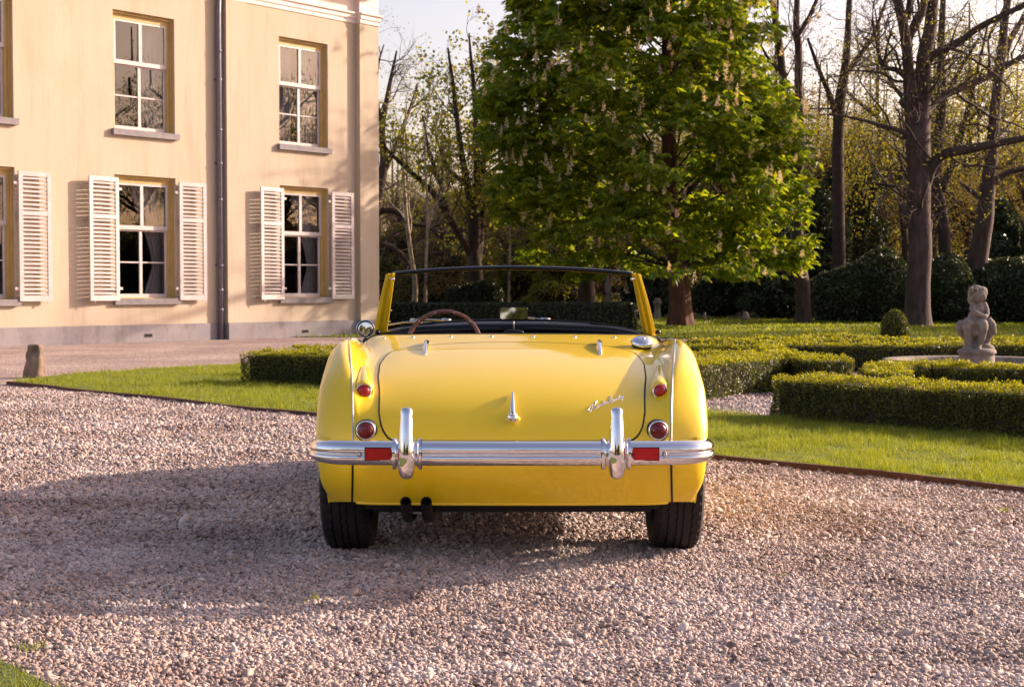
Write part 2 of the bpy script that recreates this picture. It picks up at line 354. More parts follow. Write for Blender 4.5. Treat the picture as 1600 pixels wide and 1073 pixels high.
# steel edging along the lawn front
mb = MB()
nrm = np.array([EDIR[1], -EDIR[0], 0]);
if nrm[1] > 0: nrm = -nrm
kk = np.linspace(-0.05, 40, 160)
wob = 0.012 * np.sin(kk * 1.7) + 0.008 * np.sin(kk * 4.1 + 1)
G_ = []
for k, w in zip(kk, wob):
    b = E0 + EDIR * k + nrm * (w + 0.0); b = b.copy()
    hz = 0.040 + 0.005 * math.sin(k * 2.3)
    G_.append([[b[0] + nrm[0] * .012, b[1] + nrm[1] * .012, -0.03], [b[0] + nrm[0] * .012, b[1] + nrm[1] * .012, hz], [b[0] - nrm[0] * .02, b[1] - nrm[1] * .02, hz], [b[0] - nrm[0] * .02, b[1] - nrm[1] * .02, -0.03]])
mb.grid(np.array(G_), close_v=True)
tag(mb.put('lawn_edging', M['edging']), 'low rusty brown steel strip edging the lawn beside the gravel', 'edging')

# ---- pebbles: loose gravel (geometry nodes scatter, nobody could count it)
peb = bpy.data.collections.new('pebble_kinds')
def pebble_mat():
    m = bpy.data.materials.new('pebble'); m.use_nodes = True; N = m.node_tree.nodes; L = m.node_tree.links
    p = N["Principled BSDF"]; p.inputs["Roughness"].default_value = 0.7
    oi = N.new("ShaderNodeObjectInfo"); r = N.new("ShaderNodeValToRGB"); r.color_ramp.interpolation = 'LINEAR'
    cs = [(0.146, 0.109, 0.107), (0.356, 0.274, 0.249), (0.503, 0.403, 0.371), (0.437, 0.308, 0.257), (0.560, 0.465, 0.430), (0.370, 0.321, 0.335), (0.555, 0.438, 0.392), (0.660, 0.565, 0.530)]
    for i, c in enumerate(cs):
        e = r.color_ramp.elements[i] if i < 2 else r.color_ramp.elements.new(1)
        e.position = i / (len(cs) - 1); e.color = lin(c)
    L.new(oi.outputs["Random"], r.inputs[0])
    n = N.new("ShaderNodeTexNoise"); n.inputs["Scale"].default_value = 1.1; n.inputs["Detail"].default_value = 7; n.inputs["Roughness"].default_value = .65; L.new(oi.outputs["Location"], n.inputs[0])
    r2 = N.new("ShaderNodeValToRGB"); r2.color_ramp.elements[0].position = .36; r2.color_ramp.elements[0].color = (.66, .60, .57, 1); r2.color_ramp.elements[1].position = .58; r2.color_ramp.elements[1].color = (1.06, 1.06, 1.06, 1); L.new(n.outputs[0], r2.inputs[0])
    mx = N.new("ShaderNodeMixRGB"); mx.blend_type = 'MULTIPLY'; mx.inputs[0].default_value = 1; L.new(r.outputs[0], mx.inputs[1]); L.new(r2.outputs[0], mx.inputs[2]); L.new(mx.outputs[0], p.inputs["Base Color"])
    return m
M['pebble'] = pebble_mat()
for k in range(8):
    bm = bmesh.new(); bmesh.ops.create_icosphere(bm, subdivisions=2, radius=0.5)
    pr = np.random.default_rng(50 + k); off = pr.uniform(0, 50, 3); ax = (1.12, pr.uniform(0.55, 0.85), pr.uniform(0.36, 0.60))
    for v in bm.verts:
        c = np.array(v.co); s_ = 1 + 0.42 * float(vnoise(c[None] + off, 2.6)[0]); v.co = Vector(c * s_ * ax)
    me = bpy.data.meshes.new('pebble'); bm.to_mesh(me); bm.free()
    for p_ in me.polygons: p_.use_smooth = True
    me.materials.append(M['pebble']); o = bpy.data.objects.new('pebble', me); peb.objects.link(o)

def pebble_points():
    out = []
    def band(y0, y1, sp, size, layers):
        hw = y1 * 800 / FPX + 1.5
        ny = int((y1 - y0) / sp); nx = int(2 * hw / sp)
        for l in range(layers):
            X, Y = np.meshgrid((np.arange(nx) - nx / 2) * sp, y0 + np.arange(ny) * sp)
            P = np.stack([X.ravel(), Y.ravel()], 1) + rng.uniform(-.55, .55, (X.size, 2)) * sp + l * sp * .5
            keep = (np.abs(P[:, 0]) < P[:, 1] * 800 / FPX + 1.2); P = P[keep]
            keep = ~(inside(P, lawn_poly) | inside(P, corner_lawn)); P = P[keep]
            s = size * np.exp(rng.normal(0, 0.28, len(P))); big = rng.random(len(P)) < 0.025; s[big] *= 1.45
            z = s * 0.16 + l * size * 0.30 + rng.uniform(0, 0.3, len(P)) * size
            z += 0.010 * vnoise(np.c_[P, P[:, 0] * 0], 2.2, 3) + 0.006 * vnoise(np.c_[P, P[:, 0] * 0], 6, 4)
            out.append(np.c_[P, z, s])
    band(3.3, 6.4, 0.0124, 0.0150, 2)
    band(6.4, 9.5, 0.0165, 0.0195, 1)
    band(9.5, 16.5, 0.024, 0.024, 1)
    D = np.vstack(out)
    # weeds out of the pebbles inside tyres
    return D
D = pebble_points()
me = bpy.data.meshes.new('loose_gravel'); me.vertices.add(len(D)); me.vertices.foreach_set("co", D[:, :3].astype(np.float32).ravel())
ro = np.c_[rng.normal(0, .5, len(D)), rng.normal(0, .5, len(D)), rng.uniform(0, 6.283, len(D))].astype(np.float32)
a_ = me.attributes.new('rot', 'FLOAT_VECTOR', 'POINT'); a_.data.foreach_set('vector', ro.ravel())
a_ = me.attributes.new('siz', 'FLOAT', 'POINT'); a_.data.foreach_set('value', D[:, 3].astype(np.float32))
a_ = me.attributes.new('kin', 'INT', 'POINT'); a_.data.foreach_set('value', rng.integers(0, 8, len(D)).astype(np.int32))
go = bpy.data.objects.new('loose_gravel', me); COL.objects.link(go)
me.materials.append(M['pebble'])
tag(go, 'loose pinkish grey gravel pebbles covering the forecourt', 'gravel', kind='stuff')
ng = bpy.data.node_groups.new('scatter_pebbles', 'GeometryNodeTree')
ng.interface.new_socket('Geometry', in_out='INPUT', socket_type='NodeSocketGeometry'); ng.interface.new_socket('Geometry', in_out='OUTPUT', socket_type='NodeSocketGeometry')
gi = ng.nodes.new('NodeGroupInput'); gout = ng.nodes.new('NodeGroupOutput')
ci = ng.nodes.new('GeometryNodeCollectionInfo'); ci.inputs[0].default_value = peb; ci.inputs['Separate Children'].default_value = True; ci.inputs['Reset Children'].default_value = True
iop = ng.nodes.new('GeometryNodeInstanceOnPoints'); iop.inputs['Pick Instance'].default_value = True
def named(nm, ty):
    n = ng.nodes.new('GeometryNodeInputNamedAttribute'); n.data_type = ty; n.inputs[0].default_value = nm; return n.outputs[0]
e2r = ng.nodes.new('FunctionNodeEulerToRotation')
ng.links.new(gi.outputs[0], iop.inputs['Points']); ng.links.new(ci.outputs[0], iop.inputs['Instance'])
ng.links.new(named('kin', 'INT'), iop.inputs['Instance Index']); ng.links.new(named('rot', 'FLOAT_VECTOR'), e2r.inputs[0])
ng.links.new(e2r.outputs[0], iop.inputs['Rotation']); ng.links.new(named('siz', 'FLOAT'), iop.inputs['Scale']); ng.links.new(iop.outputs[0], gout.inputs[0])
md = go.modifiers.new('scatter', 'NODES'); md.node_group = ng

# ---- grass blades
def grass_on(name, poly, n, z, hmin, hmax, wid, label, ymin=0, ymax=99, xlim=None, dens_pow=0):
    P = np.array(poly); lo = P.min(0); hi = P.max(0)
    hi[1] = min(hi[1], ymax); lo[1] = max(lo[1], ymin)
    if xlim: lo[0] = max(lo[0], xlim[0]); hi[0] = min(hi[0], xlim[1])
    tries = []; tot = 0
    while tot < n:
        Q = rng.uniform(lo, hi, (int(n * 1.5), 2)); 
        Q = Q[np.abs(Q[:, 0]) < Q[:, 1] * 800 / FPX + 0.8]
        Q = Q[inside(Q, poly)]
        if dens_pow: Q = Q[rng.random(len(Q)) < (lo[1] / np.maximum(Q[:, 1], lo[1])) ** dens_pow]
        tries.append(Q); tot += len(Q)
    Q = np.vstack(tries)[:n]; q3 = np.c_[Q, np.zeros(n)]
    cl = vnoise(q3, 3.2, 1) * .5 + vnoise(q3, 9, 2) * .5
    sc = np.maximum(1.0, Q[:, 1] / 12.0)
    h = (hmin + (hmax - hmin) * rng.random(n) ** 2.2) * np.maximum(.35, 1 + 1.3 * cl)
    w = wid * sc * (1 + .5 * np.maximum(0, cl))
    base = np.c_[Q, np.full(n, z - .002)]
    a = rng.uniform(0, 6.283, n); side = np.c_[np.cos(a), np.sin(a), np.zeros(n)]
    lean = np.c_[rng.normal(0, .38, n), rng.normal(0, .38, n), np.ones(n)] * h[:, None]
    V = np.stack([base - side * w[:, None] / 2, base + side * w[:, None] / 2, base + lean], 1).reshape(-1, 3)
    F = np.arange(n * 3).reshape(n, 3)
    o = put(name, V, [F], M['grass'], None, origin=(0, 0, 0)); tag(o, label, 'grass', kind='stuff'); return o
grass_on('grass', lawn_poly, 260000, LAWN_Z, 0.012, 0.055, 0.0032, 'short sunlit green grass of the lawn island', ymin=8.0, ymax=23, dens_pow=1.6)
grass_on('grass', far_lawn, 60000, 0.012, 0.03, 0.07, 0.010, 'grass of the far lawn beneath the trees', ymin=30, ymax=54)
grass_on('grass', corner_lawn, 16000, 0.02, 0.02, 0.055, 0.003, 'grass of the small lawn corner at the gravel edge')
# tufts between the stones
def tuft(px, py, n, h, label, yellow=False):
    c = ground(px, py); A_ = rng.normal(0, 0.03, (n, 2)); base = np.c_[c[0] + A_[:, 0], c[1] + A_[:, 1], np.full(n, 0.008)]
    a = rng.uniform(0, 6.28, n); sd = np.c_[np.cos(a), np.sin(a), np.zeros(n)] * 0.003
    tip = base + np.c_[rng.normal(0, .5, (n, 2)), np.ones(n)] * (h * rng.uniform(.5, 1, n))[:, None]
    V = np.stack([base - sd, base + sd, tip], 1).reshape(-1, 3)
    tag(put('weed', V, [np.arange(n * 3).reshape(n, 3)], M['grass']), label, 'weed', kind='stuff')
tuft(482, 943, 14, 0.05, 'tiny grass tuft in the gravel at the edge of the car shadow')
tuft(50, 1018, 60, 0.025, 'small green weed in the gravel near the bottom left lawn corner')
tuft(1565, 800, 40, 0.02, 'small green weed in the gravel below the steel edging at far right')
tuft(1212, 903, 40, 0.012, 'flat brownish green weed in the gravel right of the rear tyre')
tuft(1386, 978, 26, 0.012, 'pale flat weed in the gravel at lower right')

# ================================================================== HEDGES
def hedge(name, pts, width, height, label, leaf=0.02, dens=1.0, group=None, m=None):
    """pts: centre line on the ground (world xy)"""
    C = smoothline([list(p) + [0] for p in pts], 10) if len(pts) > 2 else np.linspace(list(pts[0]) + [0], list(pts[1]) + [0], 24)
    seg = np.linalg.norm(np.diff(C, axis=0), axis=1); Ls = np.r_[0, np.cumsum(seg)]; LT = Ls[-1]
    root = thing(name, (C[len(C)//2][0], C[len(C)//2][1], 0), label, 'hedge', group)
    def cp(l):
        return np.stack([np.interp(l, Ls, C[:, k]) for k in range(3)], -1)
    def frame(l):
        t = unit(cp(np.minimum(l + .05, LT)) - cp(np.maximum(l - .05, 0))); return t, np.stack([t[..., 1], -t[..., 0], t[..., 2] * 0], -1)
    hw = width / 2
    # core
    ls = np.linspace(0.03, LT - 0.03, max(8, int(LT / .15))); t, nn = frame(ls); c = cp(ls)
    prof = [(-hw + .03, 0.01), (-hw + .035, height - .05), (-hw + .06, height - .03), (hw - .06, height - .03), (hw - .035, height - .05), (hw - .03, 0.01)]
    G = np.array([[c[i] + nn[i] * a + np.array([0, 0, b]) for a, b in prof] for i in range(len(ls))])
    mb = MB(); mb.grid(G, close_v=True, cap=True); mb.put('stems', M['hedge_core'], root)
    # leaves: perimeter coordinate
    per = 2 * height + width; n = int(dens * 2.0 * (LT + width) * per / (leaf * leaf * 0.5))
    n = min(n, 60000)
    nt_ = int(n * 0.86)
    l = rng.uniform(0, LT, nt_); u = rng.uniform(0, per, nt_); t, nn = frame(l); c = cp(l)
    lat = np.where(u < height, -hw, np.where(u < height + width, -hw + (u - height), hw)); zz = np.where(u < height, u, np.where(u < height + width, height, per - u))
    up = (u >= height) & (u < height + width)
    # rounding
    rr = 0.035
    edge = np.minimum(1, np.maximum(0, (np.abs(lat) - (hw - rr)) / rr)) * np.minimum(1, np.maximum(0, (zz - (height - rr)) / rr))
    P = c + nn * (lat * (1 - 0.10 * edge))[:, None] + np.array([0, 0, 1]) * (zz * (1 - 0.03 * edge))[:, None]
    Nn = np.where(up[:, None], np.array([0, 0, 1.0]), nn * np.sign(lat)[:, None])
    # ends
    ne = n - nt_; e_ = rng.integers(0, 2, ne); le = np.where(e_ == 0, 0, LT); te, ne_ = frame(le); ce = cp(le)
    la = rng.uniform(-hw, hw, ne); ze = rng.uniform(0, height, ne); sg = np.where(e_ == 0, -1.0, 1.0)
    bulge = 0.10 * np.sqrt(np.maximum(0, 1 - (la / hw) ** 2))
    P2 = ce + ne_ * la[:, None] + te * (sg * bulge)[:, None] + np.array([0, 0, 1]) * ze[:, None]
    P = np.vstack([P, P2]); Nn = np.vstack([Nn, te * sg[:, None]])
    nz = vnoise(P, 5.0, 5) * 0.026 + vnoise(P, 14.0, 6) * 0.030 + vnoise(P, 34.0, 8) * 0.018 + rng.normal(0, .008, len(P)) - 0.004
    P = P + Nn * nz[:, None]; P[:, 2] = np.maximum(P[:, 2], 0.01)
    # fresh shoots; sunlit look of top and upper edge put into their colour
    lit_newg = ((Nn[:, 2] > .5) | (P[:, 2] > height - .022)) & (rng.random(len(P)) < .80) | (rng.random(len(P)) < .045)
    Pn = P[lit_newg].copy(); Pn[:, 2] += np.maximum(0, vnoise(Pn, 22, 12)) * .022 + rng.random(len(Pn)) ** 3 * .022
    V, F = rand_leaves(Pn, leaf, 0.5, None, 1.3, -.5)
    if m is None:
        o = put('lit_new_growth', V, [F], M['leaf_new_lit'], root); o['kind'] = 'stuff'
        P = P[~lit_newg]; Nn = Nn[~lit_newg]
    V, F = rand_leaves(P, leaf, 0.55, Nn, 1.3)
    o = put('foliage', V, [F], m or M['leaf_box'], root); o['kind'] = 'stuff'
    return root
def tp(px, py, z=0.36): g = ground(px, py, z); return (g[0], g[1])
GR = 'low clipped box hedges of the parterre'
def front_edge(ptsW, width):
    """move a front top edge line back by half a width (away from camera)"""
    return [(x, y + width / 2) for x, y in ptsW]
hedge('box_hedge', front_edge([tp(1250, 594, .35), tp(1340, 597, .36), tp(1450, 602, .37), tp(1600, 609, .37), tp(1820, 622, .37)], .55), .55, .36, 'nearest box hedge at right with a dark front and sunlit top', 0.017, 1.0, GR)
hedge('box_hedge', front_edge([tp(1470, 572), tp(1540, 573), tp(1700, 576)], .5), .5, .36, 'short box hedge directly in front of the stone basin', 0.020, 1.0, GR)
hedge('box_hedge', [tp(1395, 580), tp(1378, 574), tp(1400, 569), tp(1465, 567)], .4, .36, 'curved box hedge bend left of the basin joining the nearest hedge', 0.020, 1.0, GR)
hedge('box_hedge', front_edge([tp(1060, 572), tp(1105, 568.5), tp(1180, 562), tp(1240, 558), tp(1312, 564.5)], .42), .42, .37, 'box hedge right behind the car rear wing ending in a rounded corner', 0.020, 1.0, GR)
hedge('box_hedge', front_edge([tp(1040, 555), tp(1110, 553), tp(1200, 551), tp(1250, 551)], .34), .34, .36, 'second box hedge row behind the right rear wing', 0.024, 1.0, GR)
hedge('box_hedge', [tp(1050, 540), tp(1130, 541), tp(1195, 541), tp(1212, 546)], .34, .36, 'third box hedge row behind the right rear wing with a bent end', 0.028, 1.0, GR)
hedge('box_hedge', front_edge([tp(1205, 538), tp(1300, 538.5), tp(1420, 539), tp(1520, 538), tp(1700, 538)], .45), .45, .36, 'long box hedge running behind the basin and statue', 0.028, 1.0, GR)
hedge('box_hedge', front_edge([tp(1089, 531), tp(1150, 533), tp(1215, 536)], .4), .4, .36, 'small far box hedge beside the grey path', 0.034, 1.0, GR)
hedge('box_hedge', front_edge([tp(1180, 529), tp(1280, 530.5), tp(1450, 531), tp(1700, 531)], .4), .4, .36, 'far box hedge around the topiary bush', 0.036, 1.0, GR)
hedge('box_hedge', front_edge([tp(1270, 525), tp(1340, 524.5)], .4), .4, .36, 'farthest short box hedge left of the topiary bush', 0.04, 1.0, GR)
hedge('box_hedge', front_edge([tp(392, 554, .36), tp(440, 554.5, .36), tp(520, 556), tp(640, 560)], .55), .55, .37, 'box hedge at left between the lawn and the yellow car', 0.02, 1.0, GR)
hedge('box_hedge', front_edge([tp(455, 545), tp(540, 545), tp(640, 546)], .5), .5, .36, 'second box hedge row behind the hedge left of the car', 0.024, 1.0, GR)

def blob_shrub(name, ells, n, leaf, m, label, cat='shrub', group=None, core=0.86, aspect=0.4, stuff_leaves=True, rough=0.12, cm=None):
    """ells: list of (centre, radii)"""
    root = thing(name, (ells[0][0][0], ells[0][0][1], 0), label, cat, group)
    mb = MB()
    for c, r in ells: mb.ell(c, np.array(r) * core, 10, 14)
    mb.put('stems', cm or M['hedge_core'], root, smooth=True)
    area = np.array([r[0] * r[1] + r[1] * r[2] + r[0] * r[2] for c, r in ells]); pr = area / area.sum()
    k = rng.choice(len(ells), n, p=pr); C_ = np.array([e[0] for e in ells])[k]; R_ = np.array([e[1] for e in ells])[k]
    d = unit(rng.normal(size=(n, 3))); d[:, 2] = np.abs(d[:, 2]) * np.where(rng.random(n) < .75, 1, -1)
    P = C_ + d * R_; nz = 1 + rough * (vnoise(P, 1.6 / max(.3, R_.mean()), 9) + 0.6 * vnoise(P, 5 / max(.3, R_.mean()), 10)) + rng.normal(0, .03, n)
    P = C_ + d * R_ * nz[:, None]; P = P[P[:, 2] > 0.02]; 
    Nn = unit(P - C_[:len(P)]) if False else None
    V, F = rand_leaves(P, leaf, aspect)
    o = put('foliage', V, [F], m, root); o['kind'] = 'stuff'; return root
t0 = at(1398, 530, 26)
blob_shrub('topiary_bush', [((t0[0], 26, .30), (.245, .245, .42)), ((t0[0], 26, .22), (.25, .25, .25))], 6000, 0.035, M['leaf_box'],
           'rounded egg shaped clipped box bush standing between the far hedges', 'topiary', rough=0.05, aspect=0.6)
# clipped dark hedge seen through the windscreen
hl = at(575, 500, 38); hr = at(990, 500, 38)
hedge('clipped_hedge', [(hl[0] - .5, 38.4), (hr[0], 38.4)], 1.0, 0.72, 'tall dark clipped hedge across the lawn seen through the windscreen', 0.07, 1.0, m=M['leaf_dark'])
# ================================================================== HOUSE
HA = ground(0, 542); HB = np.array([1900.0, 2300.0]); HB /= np.linalg.norm(HB)
HE = np.array([HB[0], HB[1], 0]); HN = np.array([HB[1], -HB[0], 0])
def hf(s_, p, z): return HA + HE * s_ + HN * p + np.array([0, 0, z])
def Ws(px, py, p=0.0):
    d = ray(px, py); c = np.array([0, 0, CAMH]); t = np.dot(HA + p * HN - c, HN) / np.dot(d, HN); q = c + t * d
    return float(np.dot(q - HA, HE))
house = thing('house', tuple(hf(4, -3, 0)), 'cream rendered mansion with white shutters and grey plinth behind the car', 'house')
def hbox(name, a, b, m, parent=house, **k):
    mb = MB(); mb.box(a, b, hf); return mb.put(name, m, parent, **k)
BP = 0.16; PP = 0.30                       # projection of the right bay and of the corner pilaster
sB = Ws(354, 300, BP); sC = Ws(384, 300, BP); sP = Ws(563, 300, PP); sE = Ws(592, 300, PP)
ZT = 7.36
WIN = []                                   # s0,s1,z0,z1,p
for (c, p) in ((-0.41, 0), (3.38, 0), (None, BP)):
    for (z0, z1) in ((0.90, 3.43), (4.35, 6.76)):
        if c is None: a0, a1 = Ws(437, 300, p), Ws(513, 300, p)
        else: a0, a1 = c - .765, c + .765
        WIN.append((a0, a1, z0, z1, p))
for i in range(2): WIN.append((-4.86 - .765, -4.86 + .765, (0.90, 4.35)[i], (3.43, 6.76)[i], 0))
def wall_piece(name, s0, s1, z0, z1, p, m, holes, thick=0.35):
    ss = sorted(set([s0, s1] + [v for h in holes for v in h[:2] if s0 < v < s1])); zs = sorted(set([z0, z1] + [v for h in holes for v in h[2:4] if z0 < v < z1]))
    mb = MB()
    for i in range(len(ss) - 1):
        for j in range(len(zs) - 1):
            cs, cz = (ss[i] + ss[i+1]) / 2, (zs[j] + zs[j+1]) / 2
            if any(h[0] < cs < h[1] and h[2] < cz < h[3] for h in holes): continue
            mb.add([hf(ss[i], p, zs[j]), hf(ss[i+1], p, zs[j]), hf(ss[i+1], p, zs[j+1]), hf(ss[i], p, zs[j+1])], [[0, 1, 2, 3]])
    for h in holes:                        # reveals
        a, b, c, d = h[:4]; q = p - thick
        for (A_, B_) in (((a, c), (a, d)), ((a, d), (b, d)), ((b, d), (b, c)), ((b, c), (a, c))):
            mb.add([hf(A_[0], p, A_[1]), hf(B_[0], p, B_[1]), hf(B_[0], q, B_[1]), hf(A_[0], q, A_[1])], [[0, 1, 2, 3]])
    return mb.put(name, m, house, origin=tuple(hf(s0, p, z0)))
PL = 0.365
wall_piece('wall', -14, sB, PL, ZT, 0, M['wall'], [w for w in WIN if w[4] == 0])
wall_piece('bay_wall', sB, sE - .02, PL, ZT, BP, M['wall'], [w for w in WIN if w[4] == BP])
hbox('pilaster', (sP, BP - .4, PL), (sE, PP, ZT), M['wall'])
hbox('pilaster', (sB, -.2, PL), (sC, BP + .025, ZT), M['wall'])
hbox('pilaster', (sP - .55 - (sE-sP)*0, BP-.05, PL), (sP - .50, BP + .006, ZT), M['wall']) if False else None
hbox('side_wall', (sE - .3, -10, PL), (sE - .01, BP - .38, ZT), M['wall'])
# plinth
mb = MB(); mb.box((-14, -.3, -.1), (sB, .03, PL), hf); mb.box((sB, -.3, -.1), (sP, BP + .055, PL), hf); mb.box((sP, -.3, -.1), (sE + .03, PP + .03, PL), hf)
mb.box((sE - .25, -10, -.1), (sE + .03, -.3, PL), hf); mb.put('plinth', M['plinth'], house)
for px, py, p in ((232, 524, .03), (477, 517.5, BP + .055)):
    s0 = Ws(px, py, p); z = CAMH - (py - 450) * (np.dot(hf(s0, p, 0), [0, 1, 0])) / FPX
    mb = MB(); mb.box((s0 - .10, p - .01, z - .035), (s0 + .10, p + .004, z + .035), hf)
    for k in range(5): mb.box((s0 - .095 + k * .04, p + .004, z - .03), (s0 - .08 + k * .04, p + .010, z + .03), hf)
    mb.put('air_vent', M['vent'], house)
# architrave, frieze, cornice
mb = MB()
for (z0, z1, e) in ((ZT, ZT + .10, .02), (ZT + .10, ZT + .21, .045), (ZT + .21, ZT + .25, .085), (ZT + .25, ZT + .78, .0), (ZT + .78, ZT + .84, .06), (ZT + .84, ZT + .90, .16)):
    mb.box((-14, -.3, z0), (sB - .005, e, z1), hf); mb.box((sB, -.3, z0), (sP - .003, BP + e, z1), hf)
    mb.box((sP, -.3, z0), (sE + e + .0, PP + e, z1), hf); mb.box((sE - .25, -10, z0), (sE + e - .004, -.3, z1), hf)
mb.box((-14.3, -10.5, ZT + .90), (sE + .50, PP + .50, ZT + .98), hf); mb.box((-14.3, -10.5, ZT + .98), (sE + .58, PP + .58, ZT + 1.12), hf)
mb.put('cornice', M['cornice'], house)
mb = MB(); zz = ZT + 1.12
R_ = [hf(-14.3, PP + .5, zz), hf(sE + .5, PP + .5, zz), hf(sE + .5, -10.4, zz), hf(-14.3, -10.4, zz), hf(-9, -5, zz + 2.6), hf(sE - 5, -5, zz + 2.6)]
mb.add(R_, [[0, 1, 5, 4], [2, 3, 4, 5]], [[1, 2, 5], [3, 0, 4]]); mb.put('roof', M['roof'], house)
mb = MB(); mb.box((-13.8, -10, -.1), (sE - .4, -9.9, ZT), hf); mb.box((-13.9, -10, -.1), (-13.8, -.4, ZT), hf); mb.put('back_wall', M['wall'], house)
# drainpipe
sd = Ws(344, 300, .10)
mb = MB()
mb.tube([hf(sd, .09, 0.02), hf(sd, .09, 7.0), hf(sd + .02, .11, 8.15)], .052, 12)
for z in (0.62, 1.05, 3.0, 4.5, 6.2): mb.tube([hf(sd, .09, z), hf(sd, .09, z + .06)], .062, 12)
dp = mb.put('drainpipe', M['zinc'], house, smooth=True)
for z in (1.6, 3.8, 5.6): 
    mb = MB(); mb.box((sd - .075, 0.0, z), (sd + .075, .03, z + .035), hf); mb.tube([hf(sd, .09, z), hf(sd, .09, z + .035)], .066, 12); mb.put('pipe_bracket', M['zinc'], dp)

def window(w, idx):
    s0, s1, z0, z1, p = w; W_ = s1 - s0; up = z0 > 3
    # casing (ochre)
    q0, q1 = p - .20, p - .12; cw = .105
    def ring(mb, a, b, c, d, wl_, wr, wt, wb, pa, pb):
        mb.box((a, pa, c), (a + wl_, pb, d), hf); mb.box((b - wr, pa, c), (b, pb, d), hf)
        mb.box((a + wl_, pa, d - wt), (b - wr, pb, d), hf); mb.box((a + wl_, pa, c), (b - wr, pb, c + wb), hf)
    mb = MB(); ring(mb, s0 + .002, s1 - .002, z0 + .002, z1 - .002, cw, cw, .15, .02, p - .24, p - .13)
    mb.box((s0 + .003, p - .129, z0 + .01), (s0 + .035, p - .075, z1 - .01), hf); mb.box((s1 - .035, p - .129, z0 + .01), (s1 - .003, p - .075, z1 - .01), hf)
    mb.box((s0 + .035, p - .129, z1 - .055), (s1 - .035, p - .085, z1 - .004), hf)
    win = mb.put('window', M['ochre'], house)
    a, b, c, d = s0 + cw, s1 - cw, z0 + .02, z1 - .15
    zm = c + (d - c) * .60                                  # meeting rail
    mid = (a + b) / 2; st = .05
    # upper sash in front, lower sash behind
    mb = MB(); ring(mb, a + .002, b - .002, zm - .01, d, st, st, .045, .085, p - .175, p - .135)
    mb.box((mid - .038, p - .18, zm + .075), (mid + .038, p - .132, d - .045), hf); mb.put('sash', M['white'], win)
    mb = MB(); ring(mb, a + .002, b - .002, c, zm - .012, st, st, .03, .08, p - .225, p - .182)
    mb.box((mid - .034, p - .228, c + .08), (mid + .034, p - .180, zm - .042), hf); mb.put('sash', M['white'], win)
    zb = c + .08 + (zm - c - .11) * .5
    for (x0, x1) in ((a + st, mid - .034), (mid + .034, b - st)):
        mb = MB(); mb.box((x0, p - .222, zb - .014), (x1, p - .190, zb + .014), hf); mb.put('glazing_bar', M['white'], win)
    for (x0, x1) in ((a + st, mid - .036), (mid + .036, b - st)):
        for (u0, u1, pp) in ((c + .08, zb - .014, p - .204), (zb + .014, zm - .042, p - .204), (zm + .075, d - .045, p - .156)):
            mb = MB(); wv = [rng.normal(0, .0018) for _ in range(4)]
            mb.add([hf(x0, pp + wv[0], u0), hf(x1, pp + wv[1], u0), hf(x1, pp + wv[2], u1), hf(x0, pp + wv[3], u1)], [[0, 1, 2, 3]])
            mb.put('pane', M['pane'], win)
    # sill
    mb = MB(); e = .06; mb.box((s0 - e, p - .13, z0 - .12), (s1 + e, p + .09, z0 - (-.004)), hf); mb.put('sill', M['sill'], win)
    # room
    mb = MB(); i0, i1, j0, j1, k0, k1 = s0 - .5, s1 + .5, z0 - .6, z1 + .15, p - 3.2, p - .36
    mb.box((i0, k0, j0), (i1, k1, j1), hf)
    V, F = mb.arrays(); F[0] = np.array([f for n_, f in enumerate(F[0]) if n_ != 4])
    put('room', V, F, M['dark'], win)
    # curtains, gathered by a tie at about a quarter of the height
    def curtain(side, frac):
        nu, nv = 34, 60; P = np.zeros((nu, nv, 3)); zt, zbm = z1 - .05, z0 - .15
        for i, v in enumerate(np.linspace(0, 1, nu)):
            z = zt + (zbm - zt) * v; tie = .70 if not up else 2.0
            ww = frac * (1 - .0 * v); 
            if tie < 1.5: ww = frac * (1 - .62 * math.sin(min(1, v / tie) * math.pi / 2) ** 2 + (.35 * (v - tie) / (1 - tie) if v > tie else 0))
            for j, u in enumerate(np.linspace(0, 1, nv)):
                ss_ = (b + .12 - u * ww * W_) if side > 0 else (a - .12 + u * ww * W_)
                P[i, j] = hf(ss_, p - .42 + .030 * math.sin(u * 34 + math.sin(u * 7) * 2 + v) + .015 * math.sin(u * 71 + 1) , z)
        mb = MB(); mb.grid(P); mb.put('curtain', M['curtain'], win, smooth=True)
    curtain(1, .55 if not up else .36)
    if w[4] == BP: curtain(-1, .36 if not up else .5)
    return win
for i, w in enumerate(WIN): window(w, i)

